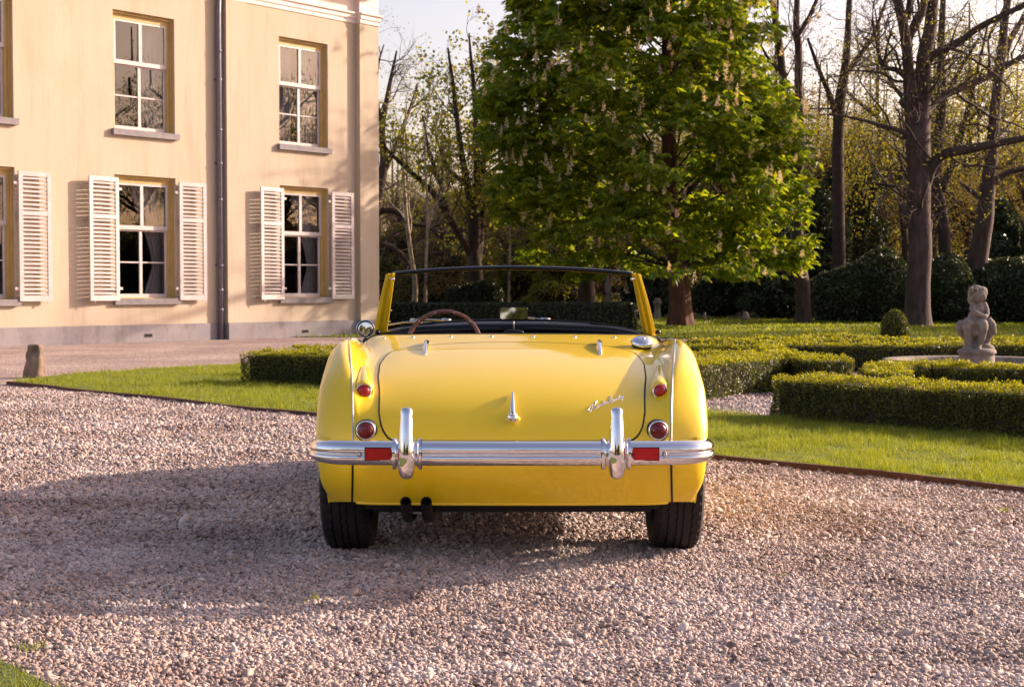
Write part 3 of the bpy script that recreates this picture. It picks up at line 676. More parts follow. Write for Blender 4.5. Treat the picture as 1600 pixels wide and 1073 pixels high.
# shutters
slat_me = {}
def shutter(s0, s1, p0, p1, z0, z1, hinge_s):
    """vertical board from s0 (standing off p0) to s1 (standing off p1)"""
    def fr(u, q, z):          # u along width 0..1 metre coordinate, q thickness
        t = u / (s1 - s0); return hf(s0 + u, p0 + (p1 - p0) * t + q, z)
    Wd = s1 - s0; st = .085; T = .042
    mb = MB(); zr = z0 + (z1 - z0) * .68
    mb.box((0, 0, z0), (st, T, z1), fr); mb.box((Wd - st, 0, z0), (Wd, T, z1), fr)
    mb.box((st, .002, z1 - .085), (Wd - st, T - .002, z1), fr); mb.box((st, .002, z0), (Wd - st, T - .002, z0 + .11), fr); mb.box((st, .002, zr - .04), (Wd - st, T - .002, zr + .04), fr)
    sh = mb.put('shutter', M['white'], house)
    def slats(za, zb):
        n = max(1, round((zb - za) / .082)); pit = (zb - za) / n
        for k in range(n):
            z = za + pit * (k + .5); key = (round(Wd, 2), round(p1 - p0, 2))
            c = fr(Wd / 2, T / 2, z)
            if key not in slat_me:
                mb = MB(); hw = Wd / 2 - st + .004; dd = (p1 - p0) / Wd
                def sl(u, q, zz): return HE * u + HN * (q + u * dd) + np.array([0, 0, zz])
                V = []
                for u in (-hw, hw):
                    for q, zz in ((.022, -.021), (.026, -.015), (-.016, .021), (-.020, .015)): V.append(sl(u, q, zz))
                mb.add(V, [[0, 1, 2, 3], [7, 6, 5, 4], [0, 4, 5, 1], [1, 5, 6, 2], [2, 6, 7, 3], [3, 7, 4, 0]])
                A_, F_ = mb.arrays(); me = np_mesh('slat', A_, F_); me.materials.append(M['white']); slat_me[key] = me
            link('slat', slat_me[key], None, sh, c)
    slats(z0 + .11, zr - .04); slats(zr + .04, z1 - .085)
    # hinges and stay
    for z in (z0 + .22, z1 - .25):
        mb = MB(); uh = 0 if hinge_s == 'l' else Wd
        u0, u1 = (uh - .09, uh + .02) if hinge_s == 'l' else (uh - .02, uh + .09)
        mb.box((u0, .0, z), (u1, .022, z + .05), fr); mb.tube([fr((u0 + u1) / 2, -.03, z - .01), fr((u0 + u1) / 2, -.03, z + .07)], .02, 8); mb.put('hinge', M['white'], sh)
    mb = MB(); mb.tube([fr(Wd * .85 if hinge_s == 'l' else Wd * .15, .03, z0 + .02), fr(Wd * .85 if hinge_s == 'l' else Wd * .15, .035, z0 - .045)], .012, 6); mb.put('shutter_stay', M['white'], sh)
for (s0, s1, z0, z1, p) in WIN:
    if z0 > 3: continue
    z0s, z1s = z0 - .035, z1 - .075
    if p == 0: wl_, wr_ = .715, .715
    else: wl_, wr_ = .70, .70
    shutter(s0 - wl_ + .0, s0 + .03, p + .145, p + .07, z0s, z1s, 'r')
    shutter(s1 + .02, s1 + wr_, p + .07, p + .09, z0s, z1s, 'l')

# ================================================================== STONE POST at the lawn tip
c = ground(54, 590); r0 = thing('stone_post', (c[0], c[1], 0), 'short worn stone guard post at the left tip of the lawn', 'guard post')
G_ = []; n = 28
for z in np.linspace(0, .415, 16):
    k = z / .415; row = []
    for t in np.linspace(0, 2 * math.pi, n, endpoint=False):
        rx = .128 - .045 * k; ry = .14 - .05 * k
        cx = math.copysign(abs(math.cos(t)) ** .55, math.cos(t)) * rx; cy = math.copysign(abs(math.sin(t)) ** .55, math.sin(t)) * ry
        top = 1 - .12 * max(0, k - .93) / .07
        p_ = np.array([cx * top + .02 * k, cy * top, z]); p_ += .010 * np.array([vnoise(p_[None], 14, 2)[0], vnoise(p_[None], 14, 3)[0], 0])
        # worn hollow on the front
        dx = cx - .015; hol = math.exp(-(dx / .035) ** 2 - ((k - .82) / .14) ** 2)
        if cy < 0: p_[1] += .07 * hol
        row.append(c + p_)
    G_.append(row)
mb = MB(); mb.grid(np.array(G_), close_v=True, cap=True); mb.put('post_shaft', M['post'], r0, smooth=True)
bpy.context.view_layer.update()
ob = [o for o in r0.children][0]; r0.rotation_euler[2] = 0

# ================================================================== BASIN AND STATUE
BC = np.array([at(1527, 500, 17.6)[0], 17.6, 0]); 
bs = thing('stone_basin', tuple(BC), 'low round stone basin around the cherub statue', 'basin')
mb = MB(); mb.lathe([(1.06, 0), (1.05, .10), (1.00, .17), (1.02, .215), (1.09, .225), (1.105, .245), (1.10, .265), (1.03, .268), (.93, .262), (.905, .25), (.90, .10), (.88, .06)], BC, 'z', 72); mb.put('basin_rim', M['stone'], bs, smooth=True)
mb = MB(); mb.lathe([(.88, .06), (.5, .055), (.01, .05)], BC, 'z', 48); mb.put('basin_floor', M['stone'], bs, smooth=True)
st = thing('cherub_statue', (BC[0], BC[1], .06), 'weathered stone statue of a seated child with bowed head, on a round plinth', 'statue')
mb = MB(); sc_ = 1.0
mb.lathe([(.205, .055), (.205, .30), (.20, .325), (.215, .335), (.225, .35), (.215, .385), (.17, .40), (.01, .405)], BC, 'z', 40); mb.put('statue_plinth', M['stone'], st, smooth=True)
# figure: x right, y away, z up, in metres from plinth top centre; 6.7 crop pixels per photo pixel
def fp(cx, cy, y=0.0):       # from the enlarged view of the statue
    px, py = 1470 + cx / 6.708, 430 + cy / 6.708
    q = at(px, py, 17.6 + y); return q
mb = MB()
def limb(pts, rad, n=14):
    P = smoothline([list(fp(*p)) + [r_] for p, r_ in zip(pts, rad)], 5); mb.tube(P[:, :3], P[:, 3], n)
def el(cx, cy, y, r, rot=None): mb.ell(fp(cx, cy, y), r, 12, 18, rot)
el(385, 800, 0, (.175, .15, .055)); el(330, 770, .02, (.12, .10, .07)); el(460, 775, .03, (.12, .10, .075))
limb([(395, 790, .06), (385, 680, .07), (370, 570, .07), (380, 520, .05)], [.10, .070, .065, .07])     # rock seat
el(385, 560, .06, (.11, .09, .07))
limb([(345, 500, .01), (360, 430, .0), (395, 360, -.01), (410, 300, -.0)], [.084, .080, .070, .050])   # torso
el(350, 480, -.03, (.072, .06, .062)); el(378, 410, -.045, (.055, .045, .055))
limb([(405, 300, 0), (405, 260, 0)], [.034, .036])
el(400, 205, -.01, (.088, .092, .098)); el(370, 185, .02, (.10, .09, .095)); el(425, 160, .0, (.070, .075, .05)); el(330, 250, .03, (.055, .06, .065)); el(345, 215, .04, (.07, .07, .07))
el(450, 185, -.02, (.045, .055, .045)); el(447, 235, -.045, (.034, .036, .034)); el(462, 228, -.075, (.012, .014, .016)); el(440, 258, -.05, (.022, .026, .018)); el(315, 280, .02, (.03, .03, .035))
for k in range(16):
    a = k * .9; el(375 + 62 * math.cos(a), 180 + 45 * math.sin(a * 1.3), -.06 + .03 * math.sin(a * 2), (.030, .020, .020))
for k in range(9): limb([(345 + 14 * k, 140 + 4 * abs(k - 5), -.06 + .012 * abs(k - 4)), (322 + 11 * k, 190, -.085 + .02 * abs(k - 4)), (310 + 9 * k, 232 + 6 * k % 20, -.07 + .02 * abs(k - 4))], [.012, .016, .010], 7)
limb([(350, 305, -.01), (330, 350, -.05), (355, 385, -.085), (410, 415, -.11), (460, 425, -.11)], [.040, .036, .031, .027, .021])  # near arm
limb([(445, 290, .0), (475, 350, -.02), (485, 410, -.06), (468, 430, -.09)], [.036, .033, .028, .023])  # far arm
el(462, 432, -.105, (.035, .03, .026))
for k in range(4): limb([(455, 425 + k * 7, -.125), (475, 432 + k * 7, -.135), (482, 440 + k * 6, -.125)], [.010, .009, .007], 8)
limb([(345, 510, .0), (285, 500, -.08), (270, 540, -.10), (285, 600, -.09)], [.074, .066, .056, .042])  # left leg thigh/knee
limb([(278, 590, -.09), (290, 660, -.06), (305, 730, -.05), (300, 770, -.08)], [.044, .041, .026, .027])
limb([(390, 520, .0), (430, 510, -.10), (445, 550, -.13), (440, 600, -.12)], [.076, .070, .057, .044])
limb([(440, 595, -.12), (430, 660, -.10), (405, 730, -.08), (400, 770, -.12)], [.045, .043, .027, .028])
el(395, 778, -.13, (.035, .065, .024)); el(300, 778, -.10, (.033, .06, .024))
limb([(225, 490, .02), (200, 540, .0), (215, 600, .01), (255, 660, .02), (275, 740, .02)], [.045, .056, .045, .028, .032])   # drape at left
limb([(480, 470, .0), (530, 520, -.01), (550, 570, -.01), (575, 620, 0)], [.06, .055, .038, .014])                    # cloth over the far knee
limb([(500, 500, .03), (515, 580, .04), (490, 660, .05), (480, 720, .05), (510, 780, .03)], [.07, .065, .045, .04, .05])
limb([(330, 560, -.04), (360, 600, -.07), (400, 590, -.09)], [.045, .05, .045])
fig = mb.put('figure', M['stone'], st, smooth=True)
rm = fig.modifiers.new('fuse', 'REMESH'); rm.mode = 'VOXEL'; rm.voxel_size = 0.007; rm.use_smooth_shade = True
sm_ = fig.modifiers.new('soften', 'SMOOTH'); sm_.iterations = 1; sm_.factor = .5

# garden ornaments far off across the lawn
def lathe_thing(name, px, base_py, top_py, dep, prof, label, cat, m=M['stone']):
    c = at(px, base_py, dep); z0 = 0.0; z1 = CAMH - (top_py - 450) * dep / FPX
    t = thing(name, (c[0], dep, 0), label, cat); mb = MB(); H_ = z1 - z0
    k = 0
    for nm, pr in prof:
        mb = MB(); mb.lathe([(r * H_ * (.62 if px == 950 else .75), h * H_) for r, h in pr], (c[0], dep, 0), 'z', 20, cap=True); mb.put(nm, m, t, smooth=True)
urn = [('pedestal', [(.16, 0), (.16, .07), (.12, .10), (.115, .46), (.15, .49), (.15, .53)]), ('urn', [(.05, .53), (.05, .57), (.035, .60), (.09, .68), (.115, .78), (.10, .84), (.06, .87), (.10, .90), (.03, .95), (.012, 1.0)])]
lathe_thing('stone_urn', 950, 500, 428, 41, urn, 'slim pale stone urn on a pedestal behind the clipped hedge', 'urn')
lathe_thing('stone_urn', 1027, 498, 466, 52, [('pedestal', [(.30, 0), (.30, .10), (.20, .15), (.20, .72), (.28, .78), (.28, .88)]), ('urn', [(.12, .88), (.2, .95), (.16, 1.0)])], 'squat stone pedestal far across the lawn by the red brown trunk', 'pedestal')
lathe_thing('marker_stone', 1165, 501, 487, 50, [('stone', [(.75, 0), (.55, .45), (.35, .9), (.2, 1.0)])], 'small conical stone at the wood edge between the two trunks', 'stone')
lathe_thing('marker_stone', 1101, 503, 488, 49, [('stone', [(.22, 0), (.20, .6), (.16, 1.0)])], 'small upright pale post right of the red brown trunk', 'post')
# ================================================================== CAR (rear at y 5.5, nose at y 9.7)
car = thing('car', (0, 7.6, 0), 'bright yellow classic open two seat roadster seen from behind on the gravel', 'car')
def ncs(x, t):
    """matrix of the natural cubic spline with knots x sampled at t"""
    n = len(x); h = np.diff(x); A = np.zeros((n, n)); B = np.zeros((n, n)); A[0, 0] = A[-1, -1] = 1
    for i in range(1, n - 1):
        A[i, i-1], A[i, i], A[i, i+1] = h[i-1], 2 * (h[i-1] + h[i]), h[i]
        B[i, i-1], B[i, i], B[i, i+1] = 6 / h[i-1], -6 / h[i-1] - 6 / h[i], 6 / h[i]
    Mm = np.linalg.solve(A, B); t = np.clip(t, x[0], x[-1]); k = np.clip(np.searchsorted(x, t) - 1, 0, n - 2)
    I = np.eye(n); a = (x[k+1] - t) / h[k]; b = (t - x[k]) / h[k]
    return a[:, None] * I[k] + b[:, None] * I[k+1] + ((a**3 - a)[:, None] * Mm[k] + (b**3 - b)[:, None] * Mm[k+1]) * (h[k]**2 / 6)[:, None]
def R(d, X, Z): return d, X, Z
rows = [
 R([5.84,5.84,5.845,5.855,5.86,5.87,5.885,5.92,5.965,5.99,6.01],[0,.2,.38,.53,.565,.60,.627,.690,.738,.748,.748],[.262]*6+[.262,.258,.25,.245,.24]),
 R([5.79, 5.79, 5.795, 5.81, 5.815, 5.82, 5.83, 5.875, 5.95, 6.0, 6.04],[0, 0.2, 0.38, 0.53, 0.565, 0.602, 0.628, 0.735, 0.76, 0.768, 0.762],[0.345, 0.345, 0.345, 0.345, 0.345, 0.345, 0.345, 0.34, 0.32, 0.28, 0.24]),
 R([5.765, 5.765, 5.77, 5.785, 5.79, 5.8, 5.81, 5.86, 5.955, 6.03, 6.08],[0, 0.2, 0.38, 0.53, 0.565, 0.603, 0.629, 0.745, 0.778, 0.784, 0.772],[0.44, 0.44, 0.44, 0.44, 0.44, 0.44, 0.44, 0.435, 0.41, 0.32, 0.24]),
 R([5.785, 5.785, 5.79, 5.805, 5.812, 5.82, 5.83, 5.87, 5.975, 6.08, 6.14],[0, 0.2, 0.38, 0.53, 0.566, 0.605, 0.631, 0.752, 0.783, 0.788, 0.774],[0.53, 0.53, 0.53, 0.53, 0.53, 0.53, 0.53, 0.525, 0.49, 0.35, 0.24]),
 R([5.86, 5.86, 5.865, 5.875, 5.88, 5.885, 5.89, 5.93, 6.04, 6.15, 6.22],[0, 0.2, 0.38, 0.53, 0.568, 0.61, 0.64, 0.76, 0.786, 0.783, 0.775],[0.62, 0.62, 0.619, 0.617, 0.62, 0.63, 0.643, 0.625, 0.57, 0.37, 0.24]),
 R([5.98, 5.98, 5.985, 5.995, 6.0, 6.0, 6.0, 6.035, 6.12, 6.22, 6.3],[0, 0.2, 0.38, 0.53, 0.572, 0.62, 0.654, 0.768, 0.787, 0.783, 0.776],[0.695, 0.695, 0.692, 0.687, 0.692, 0.71, 0.742, 0.722, 0.62, 0.38, 0.24]),
 R([6.14, 6.14, 6.14, 6.14, 6.15, 6.16, 6.16, 6.19, 6.24, 6.31, 6.38],[0, 0.2, 0.38, 0.53, 0.58, 0.632, 0.68, 0.777, 0.783, 0.783, 0.777],[0.757, 0.756, 0.752, 0.742, 0.742, 0.76, 0.812, 0.786, 0.69, 0.39, 0.24]),
 R([6.33, 6.33, 6.33, 6.33, 6.34, 6.35, 6.36, 6.37, 6.4, 6.45, 6.5],[0, 0.2, 0.38, 0.53, 0.59, 0.652, 0.706, 0.784, 0.784, 0.783, 0.777],[0.806, 0.805, 0.784, 0.788, 0.785, 0.803, 0.86, 0.84, 0.73, 0.4, 0.24]),
 R([6.56, 6.56, 6.56, 6.56, 6.57, 6.58, 6.58, 6.59, 6.6, 6.62, 6.64],[0, 0.2, 0.38, 0.54, 0.61, 0.672, 0.722, 0.787, 0.784, 0.783, 0.777],[0.848, 0.847, 0.843, 0.832, 0.824, 0.836, 0.885, 0.858, 0.745, 0.4, 0.24]),
 R([6.8, 6.8, 6.8, 6.8, 6.81, 6.82, 6.82, 6.83, 6.83, 6.84, 6.85],[0, 0.2, 0.39, 0.56, 0.64, 0.695, 0.735, 0.788, 0.784, 0.783, 0.777],[0.88, 0.879, 0.876, 0.868, 0.858, 0.85, 0.883, 0.858, 0.745, 0.4, 0.24]),
 R([6.98, 6.98, 6.98, 6.98, 6.99, 7.0, 7.0, 7.0, 7.0, 7.0, 7.0],[0, 0.2, 0.4, 0.58, 0.668, 0.708, 0.742, 0.788, 0.784, 0.783, 0.777],[0.903, 0.903, 0.902, 0.899, 0.888, 0.862, 0.875, 0.85, 0.74, 0.4, 0.24]),
 R([7.4]*11,[0,.2,.40,.60,.690,.716,.745,.775,.79,.79,.775],[.903,.90,.895,.885,.868,.850,.852,.82,.62,.4,.22]),
 R([7.86]*11,[0,.2,.40,.60,.700,.728,.752,.78,.795,.795,.78],[.918,.916,.908,.89,.868,.858,.855,.82,.62,.4,.2]),
 R([8.3]*11,[0,.2,.40,.54,.62,.67,.72,.77,.795,.795,.78],[.900,.895,.875,.84,.82,.83,.85,.81,.62,.4,.2]),
 R([8.75]*11,[0,.2,.38,.50,.58,.64,.70,.755,.79,.79,.77],[.87,.865,.835,.785,.775,.80,.835,.79,.6,.4,.2]),
 R([9.2]*8+[9.19,9.18,9.17],[0,.2,.36,.46,.54,.60,.66,.72,.77,.77,.75],[.79,.785,.76,.73,.73,.755,.79,.75,.58,.4,.2]),
 R([9.5]*7+[9.48,9.46,9.43,9.4],[0,.2,.35,.45,.51,.57,.63,.69,.735,.74,.72],[.70,.70,.685,.67,.675,.70,.73,.70,.56,.4,.22]),
 R([9.66]*6+[9.65,9.62,9.57,9.53,9.5],[0,.2,.34,.44,.50,.56,.61,.655,.69,.70,.68],[.58,.58,.57,.565,.57,.58,.60,.58,.5,.38,.24]),
 R([9.69]*6+[9.67,9.64,9.60,9.56,9.53],[0,.2,.34,.44,.50,.55,.60,.64,.67,.68,.67],[.42,.42,.42,.42,.42,.42,.42,.42,.38,.32,.24]),
 R([9.64]*6+[9.63,9.61,9.58,9.56,9.54],[0,.2,.34,.44,.50,.55,.60,.635,.66,.67,.665],[.25]*7+[.25,.245,.242,.24]),
]
DAT = np.array([[ [x, d, z] for d, x, z in zip(*r)] for r in rows])           # (rows, 11, 3)
for r_ in DAT[:12]:                       # even crown across the boot
    for c_ in (1, 2):
        t_ = (r_[c_, 0] / r_[3, 0]) ** 2.2; r_[c_, 1:] = r_[0, 1:] + (r_[3, 1:] - r_[0, 1:]) * t_
left = DAT[:, 1:][:, ::-1].copy(); left[..., 0] *= -1
DAT = np.concatenate([left, DAT], 1)                                           # columns -10..10
NR, NC = DAT.shape[:2]
kr = np.r_[0, np.cumsum(np.linalg.norm(np.diff(DAT, axis=0), axis=2).mean(1))]
kc = np.r_[0, np.cumsum(np.linalg.norm(np.diff(DAT, axis=1), axis=2).mean(0))]
def body_S(a, b):
    """a: row index 0..19 (floats), b: column index -10..10; grids"""
    a = np.atleast_1d(a); b = np.atleast_1d(b)
    Ma = ncs(kr, np.interp(a, np.arange(NR), kr)); Mb = ncs(kc, np.interp(b + 10, np.arange(NC), kc))
    return np.einsum('ir,rcd,jc->ijd', Ma, DAT, Mb)
def body_pts(a, b):
    a = np.asarray(a, float); b = np.asarray(b, float)
    Ma = ncs(kr, np.interp(a, np.arange(NR), kr)); Mb = ncs(kc, np.interp(b + 10, np.arange(NC), kc))
    return np.einsum('ir,rcd,ic->id', Ma, DAT, Mb)
def body_nrm(a, b):
    e = .02; a = np.asarray(a, float); b = np.asarray(b, float)
    N_ = np.cross(body_pts(a, b + e) - body_pts(a, b - e), body_pts(a + e, b) - body_pts(a - e, b)); return unit(N_)
def proj(P):
    Q = P - np.array([0, 0, CAMH]); dz = Q @ _F; return np.stack([800 + FPX * Q[..., 0] / dz, 536.5 - FPX * (Q @ _U) / dz], -1)
ga, gb = np.linspace(0, 10.4, 420), np.linspace(-9, 9, 480); GS = body_S(ga, gb); GP = proj(GS)
def hit(px, py):
    """row/column index of the tail surface lying on a bearing"""
    d = (GP[..., 0] - px) ** 2 + (GP[..., 1] - py) ** 2; i, j = np.unravel_index(np.argmin(d), d.shape)
    a, b = ga[i], gb[j]
    for w in (.05, .012, .003):
        aa, bb = np.clip(a + np.linspace(-w, w, 9), 0, 10.5), np.clip(b + np.linspace(-w, w, 9), -9.9, 9.9); q = proj(body_S(aa, bb)); d = (q[..., 0] - px) ** 2 + (q[..., 1] - py) ** 2
        i, j = np.unravel_index(np.argmin(d), d.shape); a, b = aa[i], bb[j]
    return a, b
def hitp(px, py): a, b = hit(px, py); return body_pts([a], [b])[0], body_nrm([a], [b])[0], (a, b)

# main shell
A_ = np.unique(np.concatenate([np.linspace(0, 10, 181), np.linspace(10, 12, 33), np.linspace(12, 19, 85)])); B_ = np.linspace(-10, 10, 241)
P = body_S(A_, B_); idx = np.arange(P.shape[0] * P.shape[1]).reshape(P.shape[:2])
WH = [(6.33, .325), (8.74, .325)]; AR = .365
ad = np.abs(B_)[None, :] * np.ones((len(A_), 1)); side = ad > 7.2
rm_ = np.zeros(P.shape[:2], bool)
for wy, wz in WH:
    dy, dz = P[..., 1] - wy, P[..., 2] - wz; r = np.hypot(dy, dz); inn = side & (r < AR) & (P[..., 2] < .72)
    snap = side & (r > AR - .011) & (r < AR + .011) & (P[..., 2] < .72); f_ = AR / np.maximum(r, 1e-6)
    P[..., 1] = np.where(snap, wy + dy * f_, P[..., 1]); P[..., 2] = np.where(snap, wz + dz * f_, P[..., 2])
    rm_ |= side & (np.hypot(P[..., 1] - wy, P[..., 2] - wz) < AR - .002) & (P[..., 2] < .72)
Am = A_[:, None] * np.ones_like(B_)[None]; Bm = B_[None] * np.ones_like(A_)[:, None]
hole = (Am > 10.001) & (Am < 11.999) & (np.abs(Bm) < 4.6)
q = np.stack([idx[:-1, :-1], idx[1:, :-1], idx[1:, 1:], idx[:-1, 1:]], -1).reshape(-1, 4)
bad = (rm_ | hole).ravel(); keep = ~bad[q].any(1)
q = q[keep]; q = q[:, ::-1]
put('body', P.reshape(-1, 3), [q], M['paint'], car, smooth=True)
E_in = 4.6
# rolled edges along the cockpit opening
ed = MB()
bb = np.linspace(-4.6, 4.6, 80); rear_edge = body_S([10.0], bb)[0]; 
ed.tube(rear_edge + [0, 0.0, -.004], .008, 8)
ed.put('cockpit_rear_trim', M['black_trim'], car, smooth=True)
front_edge_l = body_S([12.0], bb)[0]
for sgn in (-1, 1):
    mb = MB(); aa = np.linspace(10, 12, 40); L_ = body_S(aa, [sgn * 4.6])[:, 0]; mb.tube(L_ + [0, 0, -.002], .016, 10); mb.put('door_top_trim', M['black_trim'], car, smooth=True)
    # door seams
    for a0 in (10.15, 12.15):
        mb = MB(); b2 = np.linspace(4.9, 9.8, 40) * sgn; mb.tube(body_pts(np.full(40, a0), b2), .003, 6); mb.put('door_seam', M['seam'], car)
    dh, dn, _ = body_pts([10.5], [sgn * 7.9])[0], body_nrm([10.5], [sgn * 7.9])[0], 0
    mb = MB(); mb.tube([dh + [sgn * .01, -.06, 0], dh + [sgn * .035, -.05, 0], dh + [sgn * .035, .05, 0], dh + [sgn * .01, .06, 0]], .008, 8); mb.put('door_handle', M['chrome'], car, smooth=True)
# wheel-well lining, underside
mb = MB()
mb.box((-.56, 5.90, .22), (.56, 9.5, .50)); mb.box((-.59, 5.88, .235), (.59, 6.2, .30)); mb.box((-.72, 6.80, .20), (.72, 8.32, .40)); mb.box((-.60, 9.1, .22), (.60, 9.6, .45))
mb.put('underbody', M['under'], car)
for sgn in (-1, 1):
    for wy, wz in WH:
        mb = MB(); th = np.linspace(.02, math.pi - .02, 26); r = AR + .012
        G_ = np.array([[[sgn * x, wy + r * math.cos(t), max(wz + r * math.sin(t), .18)] for x in (.50, .60, .70, .742)] for t in th]); mb.grid(G_)
        mb.box((min(sgn * .49, sgn * .50), wy - .33, .2), (max(sgn * .49, sgn * .50), wy + .36, .60)); mb.put('wheel_well', M['under'], car)
# tail valance lip
mb = MB(); b2 = np.linspace(-5.9, 5.9, 90); lip = body_pts(np.full(90, .0), b2); mb.tube(lip + [0, .004, -.002], .007, 8); mb.put('valance_lip', M['paint'], car, smooth=True)
mb = MB(); mb.box((-.545, 5.895, .232), (.545, 5.93, .262)); mb.put('valance_reinforcement', M['under'], car)

# bead strips on the crest of the rear wings (chromed above the bumper, dark gap below)
for sgn in (-1, 1):
    pp = [(sgn * x + 800, y) for x, y in ((255, 531), (254, 545), (252.5, 565), (250, 600), (249, 640), (248.5, 690))]
    L_ = smoothline([list(hitp(*p)[0]) for p in pp], 10); top = body_pts(np.linspace(10.0, hit(*pp[0])[0] , 12), np.full(12, sgn * 6.0))
    mb = MB(); mb.tube(np.vstack([L_[::-1], ]) , .0048, 8); mb.tube(body_pts(np.linspace(8.2, 10.1, 20), np.full(20, sgn * 6.0)) + [0, 0, .001], .0048, 8)
    mb.put('wing_bead', M['bead'], car, smooth=True)
    mb = MB(); L_ = smoothline([list(hitp(800 + sgn * x, y)[0]) for x, y in ((248.5, 690), (248.8, 705), (249, 720), (249, 735), (249.2, 750), (249.5, 765), (250, 785))], 5); mb.tube(L_ + [0, -.001, 0], .0045, 8); mb.put('wing_seam', M['seam'], car)

# boot lid: separate pressing standing 2 mm proud, dark gap round it
TOPA, BOTA, HB_ = hit(800, 535.5)[0], hit(800, 689)[0], 3.0
def lid_b(a):
    out = []
    for x in np.atleast_1d(a):
        rt = .55; rb = 1.5; w = 1.0
        if x > TOPA - rt: k = (x - (TOPA - rt)) / rt; w = 1 - .085 * (1 - math.sqrt(max(0, 1 - k ** 2.0)))
        if x < BOTA + rb: k = ((BOTA + rb) - x) / rb; w = 1 - .17 * (1 - math.sqrt(max(0, 1 - k ** 2.2)))
        out.append(float(np.interp(x, [0, 3, 4, 5, 6, 7, 8, 9], [2.9, 2.93, 2.98, 3.17, 3.40, 3.62, 3.69, 3.6])) * w)
    return np.array(out)
k_ = np.linspace(-1, 1, 90); aa = (TOPA + BOTA) / 2 + (TOPA - BOTA) / 2 * np.sin(k_ * math.pi / 2); wb = lid_b(aa); uu = np.sin(np.linspace(-1, 1, 90) * math.pi / 2)
Bq = wb[:, None] * uu[None]; SA = hit(596, 562)[0]
Atop = TOPA - (TOPA - SA) * (.35 * np.minimum(1, np.abs(Bq) / 3.5) ** 2 + .65 * np.minimum(1, np.abs(Bq) / 3.5) ** 5)
Aq = BOTA + (aa[:, None] - BOTA) / (TOPA - BOTA) * (Atop - BOTA)
Pq = body_pts(Aq.ravel(), Bq.ravel()).reshape(90, 90, 3); Nq = body_nrm(Aq.ravel(), Bq.ravel()).reshape(90, 90, 3)
if Nq[45, 45, 1] > 0: Nq = -Nq
shr = np.minimum(1, np.minimum(1 - np.abs(k_)[:, None], 1 - np.abs(np.linspace(-1, 1, 90))[None]) * 22)
Pl = Pq + Nq * (.0005 + .0030 * np.sqrt(shr))[..., None]
mb = MB(); mb.grid(Pl[:, ::-1]); lid = mb.put('boot_lid', M['paint'], car, smooth=True)
loop = np.vstack([Pq[:, 0], Pq[-1, 1:], Pq[::-1, -1][1:], Pq[0, ::-1][1:]]); mb = MB(); mb.tube(loop, .0047, 6, cap=False); mb.put('boot_gap', M['seam'], car)

# boot hinges
for px, s_ in ((666, 1), (937, -1)):
    p0, n0, _ = hitp(px + 1.5 * s_, 536); p1, n1, _ = hitp(px - 1.5 * s_, 556); n0 = -n0 if n0[2] < 0 else n0; n1 = -n1 if n1[2] < 0 else n1
    mb = MB(); pts = [p0 + n0 * .006, p0 * .7 + p1 * .3 + n0 * .020, p0 * .3 + p1 * .7 + n1 * .016, p1 + n1 * .004]; mb.tube(smoothline(np.c_[pts, [.013, .013, .010, .005]], 5)[:, :3], smoothline(np.c_[pts, [.013, .013, .010, .005]], 5)[:, 3], 10, flat=.75)
    mb.put('hinge', M['chrome'], lid, smooth=True)
# boot handle
hA, nA, _ = hitp(801, 617); hB_, nB, _ = hitp(801, 657); nA = -nA if nA[1] > 0 else nA; nB = -nB if nB[1] > 0 else nB
mb = MB(); Lh = smoothline(np.c_[[hA + nA * .012, hA * .5 + hB_ * .5 + nA * .024, hB_ + nB * .030], [.0055, .009, .0125]], 8); mb.tube(Lh[:, :3], Lh[:, 3], 12)
mb.ell(hB_ + nB * .018, (.023, .024, .024), 12, 18); mb.ell(hB_ + nB * .040, (.010, .008, .010), 8, 12)
hd = mb.put('boot_handle', M['chrome'], lid, smooth=True)
mb = MB(); mb.ell(hB_ + nB * .0485, (.0035, .002, .0045), 8, 10); mb.put('keyhole', M['seam'], hd)
mb = MB(); mb.ell(hB_ + nB * .002 + [0, 0, -.006], (.032, .010, .034), 10, 20); mb.put('handle_boss', M['paint'], lid, smooth=True)
# script badge (cursive lettering in chrome wire)
def bz(pts): return [(905 + x / 20, 605 + y / 20) for x, y in pts]
strokes = [
 [(420, 560), (360, 610), (305, 690), (283, 765), (330, 792), (385, 710), (405, 590), (392, 690), (430, 725), (520, 680), (585, 640)],
 [(590, 560), (580, 620), (620, 615), (648, 555), (640, 610), (680, 600)],
 [(735, 540), (690, 560), (720, 590), (700, 610)], [(560, 430), (505, 520), (478, 610), (510, 655), (600, 625)],
 [(770, 430), (750, 540), (775, 570), (800, 550)], [(735, 500), (800, 480)], [(812, 500), (808, 550), (835, 545)],
 [(850, 480), (848, 535), (858, 500), (885, 480), (890, 525), (925, 505)],
 [(965, 290), (945, 400), (952, 520)], [(1015, 285), (990, 400), (1000, 500), (1040, 470)], [(925, 440), (1045, 400)],
 [(1040, 470), (1085, 420), (1060, 400), (1050, 440), (1090, 455), (1130, 425)], [(1175, 370), (1130, 400), (1145, 430), (1175, 400), (1180, 420), (1215, 400)],
 [(1260, 270), (1215, 370), (1230, 400), (1262, 380)], [(1290, 330), (1255, 350), (1270, 385), (1300, 370)],
 [(1310, 320), (1305, 360), (1340, 350), (1365, 290), (1350, 400), (1310, 440)]]
mb = MB()
for s_ in strokes:
    L_ = []
    for x, y in bz(s_): p0, n0, _ = hitp(x, y); n0 = -n0 if n0[1] > 0 else n0; L_.append(p0 + n0 * .0045)
    mb.tube(smoothline(L_, 4), .0017, 6)
mb.put('script_badge', M['chrome'], lid, smooth=True)

